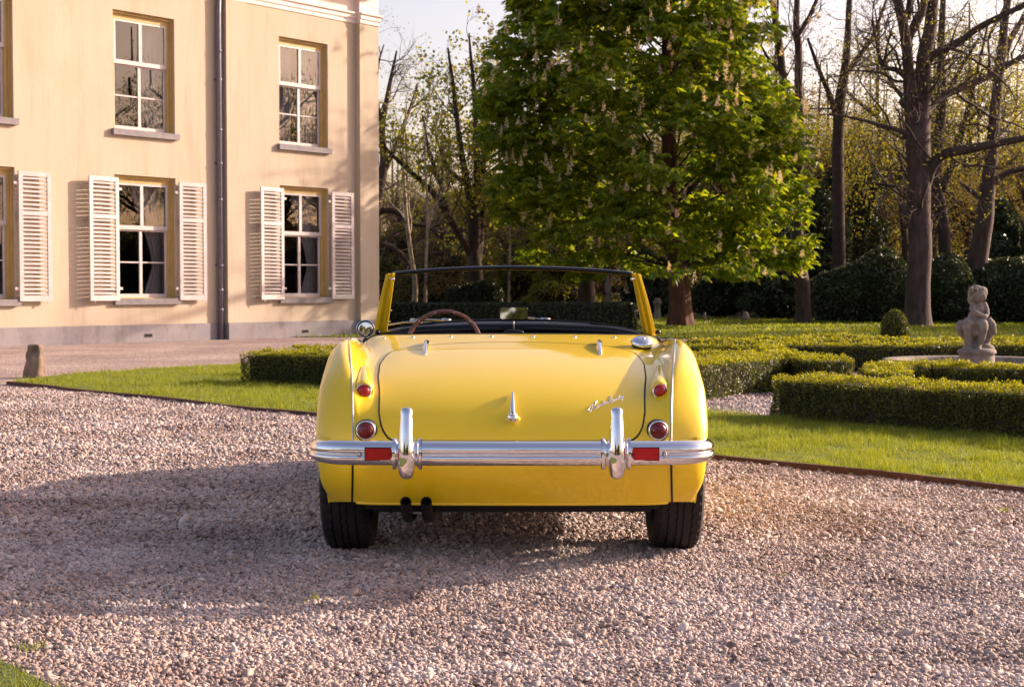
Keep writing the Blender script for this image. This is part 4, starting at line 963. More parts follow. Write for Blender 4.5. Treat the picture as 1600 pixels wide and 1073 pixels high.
# lamps
def disc_frame(n): n = n / np.linalg.norm(n); x = np.cross([0, 0, 1.0], n); x /= np.linalg.norm(x); return np.stack([x, np.cross(n, x), n], 1)
def lathe_on(mb, c, n, prof, k=28, cap=True):
    F_ = disc_frame(n); th = np.arange(k) * 2 * math.pi / k; pr = np.array(prof)
    G_ = np.stack([pr[:, 0][:, None] * np.cos(th), pr[:, 0][:, None] * np.sin(th), np.repeat(pr[:, 1][:, None], k, 1)], -1) @ F_.T + c; mb.grid(G_, close_v=True, cap=cap)
for sgn in (-1, 1):
    x = 800 + sgn * 230.5
    p0, n0, _ = hitp(x, 610); n0 = -n0 if n0[1] > 0 else n0
    axis = unit(np.array([0, -1, .10])); c = p0 + np.array([0, -.030, .0])
    # paint fairing: bullet tapering up and forward
    mb = MB(); q0, _, _ = hitp(x + sgn * 0, 577)
    Lf = smoothline(np.array([[*(c + [0, .008, 0]), .0345], [*(c + [0, .03, .008]), .039], [*(p0 * .5 + q0 * .5 + [0, -.006, .002]), .033], [*(q0 + [0, .012, .002]), .016]]), 8)
    mb.tube(Lf[:, :3], Lf[:, 3], 24); mb.put('lamp_fairing', M['paint'], car, smooth=True)
    mb = MB(); lathe_on(mb, c, axis, [(.032, -.01), (.0335, .0), (.031, .006), (.0265, .007), (.026, .002)], cap=False); lm = mb.put('lamp_bezel', M['chrome'], car, smooth=True)
    mb = MB(); lathe_on(mb, c, axis, [(.0262, .002), (.024, .010), (.017, .016), (.008, .019), (.001, .0195)]); mb.put('lamp_lens', M['redlens'], lm, smooth=True)
    x = 800 + sgn * 227.5; p0, n0, _ = hitp(x, 672); axis = unit(np.array([sgn * .05, -1, .06])); c = p0 + axis * .012
    mb = MB(); lathe_on(mb, c, axis, [(.044, -.03), (.0445, .0), (.041, .005), (.038, .004)], cap=False); bs_ = mb.put('lamp_base', M['black_trim'], car, smooth=True)
    mb = MB(); lathe_on(mb, c, axis, [(.0395, -.0), (.0405, .006), (.037, .012), (.0325, .012), (.032, .006)], 36, cap=False); lm = mb.put('lamp_bezel', M['chrome'], car, smooth=True)
    mb = MB(); lathe_on(mb, c, axis, [(.0325, .006), (.030, .015), (.022, .021), (.010, .024), (.001, .0245)], 36); mb.put('lamp_lens', M['redlens2'], lm, smooth=True)

# snap studs round the tonneau edge
for px, py in ((573, 535), (600, 529), (645, 527.5), (704, 526.5), (768, 526), (833, 526), (898, 526.5), (960, 527.5), (1030, 532)):
    p0, n0, _ = hitp(px, py); n0 = -n0 if n0[2] < 0 else n0
    mb = MB(); lathe_on(mb, p0, unit(n0), [(.0085, -.002), (.0085, .003), (.006, .006), (.0005, .0065)], 14); mb.put('snap_stud', M['chrome'], car, smooth=True)
# fuel cap
p0, n0, _ = hitp(1003, 543); n0 = unit(unit(-n0 if n0[2] < 0 else n0) + np.array([-.10, -.28, 0])); p0 = p0 + [0, 0, .010]
mb = MB(); lathe_on(mb, p0, n0, [(.046, -.01), (.047, .008), (.044, .012)], 32); fc = mb.put('fuel_neck', M['black_gloss'], car, smooth=True)
mb = MB(); lathe_on(mb, p0 + n0 * .010, n0, [(.046, .0), (.049, .004), (.048, .012), (.038, .022), (.020, .027), (.001, .028)], 32); mb.put('fuel_cap', M['chrome'], fc, smooth=True)
mb = MB(); F_ = disc_frame(n0); mb.ell(p0 + n0 * .034 + F_[:, 0] * .004, (.008, .02, .007), 8, 10); mb.ell(p0 + n0 * .02 - F_[:, 0] * .048, (.008, .008, .008), 8, 10); mb.put('cap_catch', M['chrome_dull'], fc, smooth=True)

# bumper
path = smoothline([(-.772, 5.95), (-.770, 5.82), (-.764, 5.70), (-.745, 5.622), (-.70, 5.572), (-.60, 5.548), (-.40, 5.532), (-.2, 5.525), (0, 5.522), (.2, 5.525), (.40, 5.532), (.60, 5.548), (.70, 5.572), (.745, 5.622), (.764, 5.70), (.770, 5.82), (.772, 5.95)], 8)
tz = unit(np.gradient(path, axis=0)); nz_ = np.stack([tz[:, 1], -tz[:, 0]], 1)
prof = [(-.030, .046), (-.012, .0485), (.004, .047), (.018, .041), (.027, .031), (.031, .019), (.031, .009), (.027, .003), (.021, .0005), (.0205, -.0015), (.026, -.003), (.032, -.008), (.034, -.016), (.031, -.026), (.023, -.035), (.010, -.042), (-.008, -.0465), (-.030, -.047), (-.034, -.03), (-.034, .03)]
pr = np.array(prof); cz = .492; G_ = []
for (x, y), (nx_, ny_) in zip(path, nz_):
    tp_ = 1.0 - .16 * max(0, (abs(x) - .66) / .11) ** 1.6 - .12 * max(0, (y - 5.62) / .3)
    G_.append([[x + nx_ * o, y + ny_ * o, cz + h * tp_] for o, h in pr])
mb = MB(); mb.grid(np.array(G_)[:, ::-1], close_v=True, cap=True); bump = mb.put('bumper', M['chrome'], car, smooth=True)
for sgn in (-1, 1):
    # overrider
    cx = sgn * (.400 if sgn < 0 else .397); mb = MB()
    zs = [.672, .668, .655, .630, .590, .545, .50, .46, .43, .412, .404, .402]; hwid = [.004, .0175, .0235, .0245, .028, .032, .035, .035, .031, .024, .013, .002]; yf = [5.490, 5.482, 5.474, 5.466, 5.455, 5.446, 5.441, 5.441, 5.445, 5.455, 5.470, 5.485]; yb = [5.50, 5.508, 5.515, 5.524, 5.53, 5.535, 5.535, 5.535, 5.53, 5.525, 5.512, 5.50]
    K_ = smoothline(np.c_[zs, hwid, yf, yb], 4); th = np.linspace(0, 2 * math.pi, 26, endpoint=False)
    G_ = np.array([[[cx + w * math.copysign(abs(math.cos(t)) ** .8, math.cos(t)), (f_ + b_) / 2 + (b_ - f_) / 2 * math.sin(t), z] for t in th] for z, w, f_, b_ in K_]); mb.grid(G_, close_v=True, cap=True)
    ov = mb.put('overrider', M['chrome'], bump, smooth=True)
    mb = MB()
    for s2 in (-1, 1):
        pf = [(.060, .0), (.061, .006), (.056, .014), (.047, .020), (.036, .023)]
        th = np.linspace(0, 2 * math.pi, 30, endpoint=False)
        G_ = np.array([[[cx + s2 * (.055 - h), 5.535 + .75 * r * math.cos(t) * 1.0, cz + r * math.sin(t)] for t in th] for r, h in pf]); mb.grid(G_ if s2 > 0 else G_[:, ::-1], close_v=True)
        mb.lathe([(.0615, cx + s2 * .0565 - .0012), (.0615, cx + s2 * .0565 + .0012)], (0, 5.532, cz), 'x', 26, cap=True) if False else None
    mb.put('overrider_collar', M['chrome'], bump, smooth=True)
    # reflector and bolt
    x0 = sgn * .508; y0 = 5.505
    mb = MB(); w, h = .050, .0225
    yy = 5.5065; V = []
    mb.box((x0 - w - .003, yy, cz - .006 - h - .003 + .008), (x0 + w + .003, yy + .03, cz - .006 + h + .003 + .008)); rf = mb.put('reflector_frame', M['black_trim'], bump)
    mb = MB(); bmn = bmesh.new(); bmesh.ops.create_cube(bmn, size=1.0); bmesh.ops.scale(bmn, vec=(2 * w, .008, 2 * h), verts=bmn.verts); bmesh.ops.bevel(bmn, geom=bmn.edges[:], offset=.003, segments=2, affect='EDGES'); me = bpy.data.meshes.new('reflector'); bmn.to_mesh(me); bmn.free()
    link('reflector', me, M['reflector'], rf, (x0, yy - .002, cz + .002)) if False else None
    oo = link('reflector', me, M['reflector'], bump, (x0, yy - .003, cz + .002)); 
    for dx in (-.043, .043):
        mb.ell((x0 + dx, yy - .008, cz + .002), (.0022, .002, .0022), 6, 8)
    mb.put('reflector_screw', M['redlens2'], bump)
    mb = MB(); mb.ell((sgn * .583, 5.507, cz - .0), (.0085, .008, .0085), 10, 14); mb.put('bumper_bolt', M['chrome_dull'], bump, smooth=True)
    mb = MB(); mb.box((sgn * .35 - .02, 5.55, .46), (sgn * .35 + .02, 5.8, .50)); mb.put('bumper_bracket', M['under'], bump)
    mb = MB(); mb.box((min(sgn * .50, sgn * .53), 5.60, .45), (max(sgn * .50, sgn * .53), 5.82, .456)); mb.put('bumper_iron', M['black_trim'], bump)

# exhaust tips
for px in (634, 666):
    c = at(px, 783, 5.74); mb = MB(); L_ = smoothline([(c[0], 5.735, c[2]), (c[0], 5.79, c[2] - .042), (c[0], 5.88, c[2] - .085), (c[0], 6.15, c[2] - .105), (c[0], 7.0, c[2] - .10)], 6)
    mb.tube(L_, .0215, 18, cap=False); mb.tube(L_, .0190, 18, cap=False); ex = mb.put('exhaust_pipe', M['exhaust'], car, smooth=True)
    mb = MB(); F_ = unit(L_[1] - L_[0]); lathe_on(mb, L_[0], -F_, [(.0222, -.012), (.0226, 0), (.0216, .002), (.0190, .0), (.0188, -.02)], 24, cap=False); mb.put('pipe_rim', M['exhaust'], ex, smooth=True)
    mb = MB(); mb.tube([L_[3], L_[6]], .018, 14); mb.put('pipe_bore', M['under'], ex)
mb = MB(); a_, b_ = at(634, 801, 5.86), at(666, 801, 5.86); mb.tube([a_, b_], .005, 6); mb.put('exhaust_strap', M['chrome_dull'], car)

# wheels
def build_wheel(cx, cy):
    w = bpy.data.objects.new('wheel', None); COL.objects.link(w); w.parent = car; w.location = Vector((cx, cy, .325)) - ORG[car.name]; ORG[w.name] = Vector((cx, cy, .325)); return w
W0 = None
Rt = .328; hw_ = .0975
for (cx, cy) in ((-.694, 6.33), (.694, 6.33), (-.63, 8.74), (.63, 8.74)):
    sgn = 1 if cx > 0 else -1
    w = thing('wheel', (cx, cy, Rt), None, None); w.parent = car; w.location = Vector((cx, cy, Rt)) - ORG[car.name]
    # tread: circumferential ribs with zigzag grooves and cross sipes
    nth = 168; th = np.arange(nth) * 2 * math.pi / nth
    xs = []; base = [(-.0975, Rt - .030), (-.092, Rt - .014), (-.084, Rt - .006)]
    if True: pass
    ribs = [(-.080, -.052), (-.046, -.016), (-.010, .010), (.016, .046), (.052, .080)]
    prof = [(-.060, .21, 0), (-.085, .225, 0), (-.099, .26, 0), (-.1015, .285, 0), (-.098, .300, 0), (-.090, .313, 0)]
    for a, b in ribs:
        crown = lambda x: Rt - .0035 * (x / .08) ** 2
        prof += [(a, crown(a) - .0075, 2), (a + .001, crown(a), 1), (b - .001, crown(b), 1), (b, crown(b) - .0075, 2)]
    prof += [(.090, .313, 0), (.098, .300, 0), (.1015, .285, 0), (.099, .26, 0), (.085, .225, 0), (.060, .21, 0)]
    G_ = np.zeros((len(prof), nth, 3))
    for i, (x, r, k) in enumerate(prof):
        zig = .0016 * np.where((np.arange(nth) // 2) % 2 == 0, 1, -1) if k else 0
        sip = np.where(np.arange(nth) % 4 == 0, .0035, 0) if (k == 1 and abs(x) > .045) else 0
        if k == 0 and r > .295: sip = np.where(np.arange(nth) % 4 == 0, .003, 0)
        rr = r - sip; G_[i, :, 0] = cx + x + zig; G_[i, :, 1] = cy + rr * np.cos(th); G_[i, :, 2] = Rt + rr * np.sin(th)
    mb = MB(); mb.grid(G_[:, ::-1], close_v=True); mb.put('tyre', M['rubber'], w)
    mb = MB(); mb.lathe([(.212, cx - .068), (.200, cx - .06), (.190, cx - .02), (.190, cx + .02), (.200, cx + .06), (.212, cx + .068)], (0, cy, Rt), 'x', 48); mb.put('rim', M['chrome_dull'], w, smooth=True)
    mb = MB(); mb.lathe([(.03, cx + sgn * .0), (.045, cx + sgn * .02), (.04, cx + sgn * .065), (.02, cx + sgn * .085), (.001, cx + sgn * .088)], (0, cy, Rt), 'x', 20)
    for k in (0, 1): mb.ell((cx + sgn * .078, cy + (k * 2 - 1) * .04, Rt), (.008, .026, .012), 8, 10)
    mb.put('hub_spinner', M['chrome'], w, smooth=True)
    mb = MB()
    for k in range(36):
        a = k * 2 * math.pi / 36; a2 = a + (.35 if k % 2 else -.35); mb.tube([(cx + sgn * (.055 if k % 4 < 2 else .0), cy + .04 * math.cos(a), Rt + .04 * math.sin(a)), (cx + sgn * (.0 if k % 4 < 2 else .05), cy + .193 * math.cos(a2), Rt + .193 * math.sin(a2))], .0022, 5)
    mb.put('spokes', M['chrome'], w)
    mb = MB(); mb.lathe([(.13, cx - sgn * .02), (.13, cx - sgn * .06), (.01, cx - sgn * .06)], (0, cy, Rt), 'x', 24); mb.put('brake_drum', M['under'], w)
mb = MB(); mb.tube([(-.6, 6.4, .31), (.6, 6.4, .31)], .035, 12); mb.ell((0, 6.4, .30), (.12, .14, .12)); mb.put('rear_axle', M['under'], car, smooth=True)

# cockpit interior
mb = MB()
mb.box((-.66, 7.03, .20), (.66, 7.84, .24)); mb.box((-.69, 7.0, .22), (-.665, 7.84, .845)); mb.box((.665, 7.0, .22), (.69, 7.84, .845)); mb.box((-.66, 6.99, .22), (.66, 7.02, .885)); mb.box((-.09, 7.1, .24), (.09, 7.84, .47))
mb.put('cockpit_tub', M['black_trim'], car)
for sgn in (-1, 1):
    x = sgn * .34; mb = MB(); th = np.linspace(0, 2 * math.pi, 24, endpoint=False)
    G_ = []
    for z, hx, hy, yc in ((.30, .20, .05, 7.22), (.45, .22, .06, 7.18), (.62, .22, .055, 7.13), (.75, .20, .05, 7.10), (.83, .17, .042, 7.085), (.860, .10, .02, 7.08)):
        G_.append([[x + hx * math.copysign(abs(math.cos(t)) ** .6, math.cos(t)), yc + hy * math.copysign(abs(math.sin(t)) ** .6, math.sin(t)), z] for t in th])
    mb.grid(np.array(G_), close_v=True, cap=True); se = mb.put('seat_back', M['black_trim'], car, smooth=True)
    mb = MB(); mb.ell((x, 7.42, .36), (.22, .25, .10)); mb.put('seat_cushion', M['black_trim'], car, smooth=True)
# dash: padded black roll under the screen
xs = np.linspace(-.70, .70, 50); f1 = body_pts(np.full(50, 12.0), np.interp(xs, body_S([12.0], np.linspace(-4.6, 4.6, 60))[0][:, 0], np.linspace(-4.6, 4.6, 60)))
G_ = []
for p_ in f1:
    e_ = 1 - .5 * (abs(p_[0]) / .7) ** 6
    G_.append([[p_[0], p_[1] + .02, p_[2] + .004], [p_[0], p_[1] - .03, p_[2] + .018 * e_], [p_[0], p_[1] - .10, p_[2] + .020 * e_], [p_[0], p_[1] - .145, p_[2] + .008 * e_], [p_[0], p_[1] - .155, p_[2] - .02], [p_[0], p_[1] - .12, p_[2] - .05], [p_[0], p_[1] - .10, p_[2] - .20], [p_[0], p_[1] - .09, p_[2] - .22]])
mb = MB(); mb.grid(np.array(G_)); dash = mb.put('dashboard', M['black_gloss'], car, smooth=True)
mb = MB(); mb.tube(np.array(G_)[:, 1] + [0, 0, .004], .003, 6); mb.put('screen_rail', M['chrome_dull'], dash, smooth=True)

# windscreen (raked back towards the driver)
DB, DT = 7.80, 7.56
def ws(px, py, d): return at(px, py, d)
glass_top = [ws(x, y, DT) for x, y in ((613, 429), (660, 424.5), (720, 421), (800, 419), (880, 421), (940, 424.5), (989, 429))]
glass_bot = [ws(x, y, DB) for x, y in ((601, 520), (650, 507), (720, 501), (800, 499), (880, 501), (950, 507), (1008, 520))]
gt, gbm = smoothline(glass_top, 6), smoothline(glass_bot, 6)
bow = lambda x: .05 * (1 - (x / .7) ** 2)
gt[:, 1] += [bow(x) for x in gt[:, 0]]; gbm[:, 1] += [bow(x) for x in gbm[:, 0]]
G_ = np.array([gt * (1 - k) + gbm * k for k in np.linspace(0, 1, 8)]); mb = MB(); mb.grid(G_); 
wsf = thing('windscreen', (0, 7.7, .9), None, None); wsf.parent = car; wsf.location = Vector((0, 7.7, .9)) - ORG[car.name]
mb.put('screen_glass', M['screen'], wsf, smooth=True)
mb = MB(); mb.tube(gt + [0, 0, .003], .0102, 10, flat=1.0); mb.put('top_rail', M['black_gloss'], wsf, smooth=True)
mb = MB(); mb.tube(gt + [0, .004, .012], .0028, 6); mb.put('rail_trim', M['chrome_dull'], wsf, smooth=True)
mb = MB(); mb.tube(gbm + [0, 0, -.004], .007, 8); mb.put('screen_seal', M['black_gloss'], wsf, smooth=True)
for sgn in (-1, 1):
    o_t, i_t, o_b, i_b = (603.5, 428), (617.5, 426.5), (584, 524), (604, 524)
    if sgn > 0: o_t, i_t, o_b, i_b = (1000.5, 428.5), (986.5, 426.5), (1025, 524), (1005.5, 524)
    def quad(k):
        k2 = k; d = DT + (DB - DT) * k2
        o_ = np.array(o_t) * (1 - k) + np.array(o_b) * k; i_ = np.array(i_t) * (1 - k) + np.array(i_b) * k
        o_[0] += -sgn * -1.5 * math.sin(k * math.pi)
        a, b = ws(o_[0], o_[1], d), ws(i_[0], i_[1], d); m_ = a * .45 + b * .55
        return [a + [0, .010, 0], a + [0, -.014, 0], a * .7 + b * .3 + [0, -.026, 0], m_ + [0, -.014, 0], a * .25 + b * .75 + [0, -.022, 0], b + [0, -.010, 0], b + [0, .012, 0], m_ + [0, .03, 0]]
    G_ = np.array([quad(k) for k in np.linspace(0, 1, 14)]); mb = MB(); mb.grid(G_ if sgn > 0 else G_[:, ::-1], close_v=True, cap=True)
    pl_ = mb.put('pillar', M['paint'], wsf, smooth=False); 
    md = pl_.modifiers.new('bev', 'BEVEL'); md.width = .002; md.segments = 2
    mb = MB(); q_ = ws(615 if sgn < 0 else 987, 436, DT + .0) + np.array([0, -.02, 0]); mb.ell(q_, (.008, .010, .009), 8, 12); mb.tube([q_, q_ + [sgn * .02, .01, .004]], .004, 6); mb.put('hood_catch', M['chrome'], wsf, smooth=True)
    for k in (.6, .78): 
        i_ = np.array(i_t) * (1 - k) + np.array(i_b) * k; q_ = ws(i_[0] - sgn * 2, i_[1], DT + (DB - DT) * k - .012); mb = MB(); mb.ell(q_, (.004, .004, .004), 6, 8); mb.put('pillar_screw', M['chrome'], wsf, smooth=True)
    mb = MB(); q_ = ws(590 if sgn < 0 else 1028, 519, DB - .06); mb.ell(q_, (.016, .02, .014), 8, 12); mb.put('pillar_foot_knob', M['black_gloss'], wsf, smooth=True)
    # thin side strip of quarter glass
    mb = MB(); q1, q2 = ws(607 if sgn < 0 else 993, 452, DT + .07), ws(600 if sgn < 0 else 1001, 500, DB - .05)
    mb.tube([q1, q2], .0022, 5); mb.put('pillar_bead', M['chrome_dull'], wsf)
# mirror on a stem
mc = ws(802.5, 489.5, 7.60); mb = MB()
def rrect(cx, cz_, hx, hz, r, y, n=6):
    out = []
    for qx, qz, a0 in ((1, 1, 0), (-1, 1, 90), (-1, -1, 180), (1, -1, 270)):
        for k in range(n + 1): a = math.radians(a0 + 90 * k / n); out.append([cx + qx * (hx - r) + r * math.cos(a), y, cz_ + qz * (hz - r) + r * math.sin(a)])
    return np.array(out)
hx, hz = .073, .034
G_ = np.array([rrect(mc[0], mc[2], hx - .010, hz - .010, .012, mc[1] + .03), rrect(mc[0], mc[2], hx, hz, .014, mc[1] + .012), rrect(mc[0], mc[2], hx + .001, hz + .001, .015, mc[1]), rrect(mc[0], mc[2], hx - .004, hz - .004, .013, mc[1] - .002), rrect(mc[0], mc[2], hx - .0042, hz - .0042, .012, mc[1] + .002)])
mb.grid(G_, close_v=True, cap=False); mb.add(np.vstack([G_[0]]), None, [[0, k + 1, k] for k in range(1, 27)]); rv = mb.put('rear_view_mirror', M['black_gloss'], car, smooth=True)
g_ = rrect(mc[0], mc[2], hx - .004, hz - .004, .012, mc[1] - .001); cen = g_.mean(0); tl = .045
g_[:, 1] += (g_[:, 2] - cen[2]) * tl
V = np.vstack([g_, cen]); k = len(g_); put('mirror_glass', V, [np.array([[k, (i + 1) % k, i] for i in range(k)])], M['mirror'], rv)
mb = MB(); mb.tube([mc + [0, .01, -hz], mc + [0, .02, -.085]], .0038, 8); mb.put('mirror_stem', M['bead'], rv, smooth=True)
mb = MB(); mb.ell((mc[0], mc[1] + .03, mc[2] - .098), (.055, .02, .014), 8, 20); mb.put('mirror_foot', M['black_gloss'], rv, smooth=True)
# wipers behind the glass
for pts in ([(606, 507.5), (640, 503), (683, 505)], [(641, 498.5), (690, 500), (712, 504)], [(818, 495), (845, 499), (854, 505)]):
    L_ = [ws(x, y, 7.90) for x, y in pts]; mb = MB(); mb.tube(smoothline(L_, 6), .0045, 8); mb.tube([L_[1] + [0, .01, .004], L_[1] + [.05, .012, -.0]], .007, 8); mb.put('wiper', M['chrome'], car, smooth=True)
# steering wheel
wc = np.array([-.335, 7.30, .790]); wc = ws(694, 527, 7.36); Rw = .170
tilt = math.radians(22); ax_u = np.array([1.0, 0, 0]); ax_v = np.array([0, math.sin(tilt), math.cos(tilt)])
Rw = (ws(694, 487, 7.36)[2] - wc[2]) / math.cos(tilt); 
sw = thing('steering_wheel', tuple(wc), None, None); sw.parent = car; sw.location = Vector(wc) - ORG[car.name]
RWX = (748 - 640) / 2 * 7.36 / FPX; Rw = RWX * 1.06; wc = wc + ax_v * ((ws(694, 487, 7.36)[2] - wc[2]) / math.cos(tilt) - Rw)
th = np.linspace(0, 2 * math.pi, 61); L_ = np.array([wc + ax_u * Rw * math.cos(t) + ax_v * Rw * math.sin(t) for t in th]); mb = MB()
N3 = np.cross(ax_u, ax_v); ph = np.arange(12) * 2 * math.pi / 12
G_ = np.array([[wc + (ax_u * math.cos(t) + ax_v * math.sin(t)) * (Rw + .0115 * math.cos(p)) + N3 * .0115 * math.sin(p) for p in ph] for t in th[:-1]]); mb.grid(G_, close_u=True, close_v=True); mb.put('wheel_rim', M['wood'], sw, smooth=True)
mb = MB()
for k in range(12):
    t = k * 2 * math.pi / 12 + .26; mb.ell(wc + (ax_u * math.cos(t) + ax_v * math.sin(t)) * (Rw - .002) - N3 * 0 + np.array([0, -.0105, .002]), (.003, .0025, .003), 6, 8)
mb.put('rim_rivets', M['chrome'], sw, smooth=True)
mb = MB()
for t in (math.radians(-90), math.radians(0), math.radians(180)):
    d_ = ax_u * math.cos(t) + ax_v * math.sin(t); mb.tube([wc, wc + d_ * (Rw - .008)], .008, 6, flat=.4)
mb.ell(wc, (.04, .02, .04)); mb.tube([wc, wc + np.array([0, .3, -.10])], .02, 10); mb.put('wheel_spokes', M['chrome_dull'], sw, smooth=True)
# round door mirror on the left
mc = ws(571, 513.5, 7.55); mb = MB(); n_ = unit(np.array([.02, -1, .05])); lathe_on(mb, mc, n_, [(.044, .0), (.0465, -.004), (.045, -.016), (.038, -.034), (.018, -.045), (.001, -.048)], 32); lathe_on(mb, mc, n_, [(.0465, -.004), (.046, .002), (.043, .001)], 32, cap=False)
dm = mb.put('door_mirror', M['chrome'], car, smooth=True)
mb = MB(); lathe_on(mb, mc, n_, [(.0440, .0005), (.03, .0012), (.0005, .0016)], 32); mb.put('door_mirror_glass', M['mirror'], dm, smooth=True)
mb = MB(); mb.tube([mc + [0, .03, -.03], mc + [.03, .06, -.10]], .009, 8); mb.put('door_mirror_arm', M['chrome'], dm, smooth=True)
# front end, out of sight from behind: grille, front lamps, front bumper
mb = MB()
for k in range(15): x = -.21 + k * .03; mb.box((x - .004, 9.69, .33), (x + .004, 9.71, .50 - .0 * x))
mb.tube([(-.24, 9.70, .32), (-.26, 9.70, .44), (-.2, 9.69, .52), (.2, 9.69, .52), (.26, 9.70, .44), (.24, 9.70, .32), (-.24, 9.70, .32)], .012, 8); mb.put('grille', M['chrome'], car)
for sgn in (-1, 1):
    mb = MB(); lathe_on(mb, np.array([sgn * .58, 9.63, .585]), np.array([0, 1, .02]), [(.10, -.03), (.10, .02), (.09, .035), (.05, .055), (.001, .06)]); mb.put('headlight', M['chrome_dull'], car, smooth=True)
mb = MB(); G_ = np.array([[[x, 9.74 - .10 * (abs(x) / .72) ** 4, .40 + h] for h in (-.04, -.02, .02, .04)] for x in np.linspace(-.72, .72, 30)]); mb.grid(G_); fb = mb.put('front_bumper', M['chrome'], car, smooth=True); sm__ = fb.modifiers.new('thick', 'SOLIDIFY'); sm__.thickness = .02

bump.location[1] += .035; bump.scale[0] = 0.993
# ================================================================== TREES
def branch(p, d, L, r, n, wob, up, rg):
    P = [p]; dd = d.copy(); st = L / n
    for i in range(n):
        dd = unit(dd + rg.normal(0, wob, 3) + np.array([0, 0, up])); P.append(P[-1] + dd * st)
    return np.array(P), r * np.linspace(1, .28, n + 1)
def grow(mb, limbs, rg, levels, tips, mins=0.02):
    """limbs: list of (points, radii). levels: list of dict(n per metre, len, ang, wob, up, seg, sides)"""
    cur = limbs
    for lv in levels:
        nxt = []
        for ci, (P, Rr) in enumerate(cur):
            frm = lv.get('from', .15) if (ci == 0 or 'from' not in lv) else .12
            seg = np.linalg.norm(np.diff(P, axis=0), axis=1); L = np.r_[0, np.cumsum(seg)]; LT = L[-1]
            k = rg.poisson(LT * (1 - frm) * lv['n'])
            for _ in range(k):
                l = LT * (frm + (1 - frm) * rg.random() ** .95); i = min(len(seg) - 1, np.searchsorted(L, l) - 1); i = max(i, 0)
                t = (l - L[i]) / (seg[i] + 1e-9); p = P[i] * (1 - t) + P[i+1] * t
                if p[2] > 10.8: continue
                r0 = Rr[i] * (1 - t) + Rr[i+1] * t
                ax = unit(P[i+1] - P[i]); rd = unit(rg.normal(size=3)); pe = unit(rd - ax * np.dot(rd, ax)); a = math.radians(lv['ang']) * rg.uniform(.7, 1.3)
                d = unit(ax * math.cos(a) + pe * math.sin(a)); ln = lv['len'] * rg.uniform(.55, 1.25) * (1 - .45 * l / LT)
                Q, q = branch(p, d, ln, max(mins * .3, min(r0 * .62, ln * lv.get('rr', .018))), lv['seg'], lv['wob'], lv['up'], rg)
                mb.tube(Q, q, lv['sides'], cap=False); nxt.append((Q, q))
        cur = nxt
    for P, q in cur: tips.append(P[len(P)//2]); tips.append(P[-1])
    return cur
def tree(name, label, limbs, levels, bark, seed, leafm=None, leaf=0.1, per_tip=6, spread=0.3, group=None, cat='tree', aspect=.6, trunk_sides=12, maxleaf=60000, zmin=0, leafdroop=0.0, twigm=None):
    rg = np.random.default_rng(seed); base = limbs[0][0]
    root = thing(name, (base[0], base[1], 0), label, cat, group)
    mb = MB(); L2 = []
    for pts in limbs:
        S_ = smoothline([list(p) for p in pts], 5); P, r = S_[:, :3], np.maximum(S_[:, 3], .006)
        P = P + .35 * r[:, None] * np.stack([vnoise(P, .9, seed), vnoise(P, .9, seed + 1), 0 * r], -1)
        mb.tube(P, r, trunk_sides); L2.append((P, r))
    mb.put('trunk', bark, root, smooth=True)
    mb = MB(); tips = []
    grow(mb, L2, rg, levels, tips)
    if mb.n: b = mb.put('branches', twigm or bark, root, smooth=True); b['kind'] = 'stuff'
    if leafm and tips:
        T = np.array(tips); T = T[T[:, 2] > zmin]; n = min(maxleaf, len(T) * per_tip); k = rg.integers(0, len(T), n)
        P = T[k] + rg.normal(0, spread, (n, 3)); V, F = rand_leaves(P, leaf, aspect, droop=leafdroop, r=rg); o = put('crown', V, [F], leafm, root); o['kind'] = 'stuff'
    return root
def copy_tree_thing(root, loc, rz, sc, label=None, group=None):
    c = root.copy(); COL.objects.link(c); c.location = loc; c.rotation_euler = (0, 0, rz); c.scale = (sc, sc, sc)
    if label: c['label'] = label
    if group: c['group'] = group
    for ch in root.children:
        d = ch.copy(); COL.objects.link(d); d.parent = c
    return c
def LP(dep, pts, jit=0, seed=0):
    """limb from bearings: (px,py,r_px[,ddep])"""
    out = []
    for p in pts:
        d = dep + (p[3] if len(p) > 3 else 0); q = at(p[0], p[1], d); out.append([q[0], q[1], q[2], p[2] * d / FPX])
    return out

# ---- 1. flowering chestnut
DC = 43.0; rg = np.random.default_rng(11)
tb = at(1060, 510, DC)
chest = thing('chestnut_tree', (tb[0], DC, 0), 'large leafy chestnut tree with pale flower candles and a flared red brown trunk', 'tree')
mb = MB()
tl = LP(DC, [(1061, 514, 22), (1061, 500, 19), (1061, 470, 16), (1059, 430, 14.5), (1054, 380, 13.5), (1048, 330, 12.5), (1046, 250, 11), (1044, 170, 10), (1042, 60, 8), (1040, -80, 6), (1040, -240, 3)])
S_ = smoothline(tl, 6); th = np.arange(22) * 2 * math.pi / 22; G_ = []
for x, y, z, r in S_:
    flu = 1 + (.16 * np.exp(-z / 2.2) + .05) * np.cos(th * 5 + .6 * np.sin(z)) + .06 * np.cos(th * 11 + z)
    G_.append(np.stack([x + r * flu * np.cos(th), y + r * flu * np.sin(th), np.full(22, z)], -1))
mb.grid(np.array(G_), close_v=True); mb.put('trunk', M['bark_red'], chest, smooth=True)
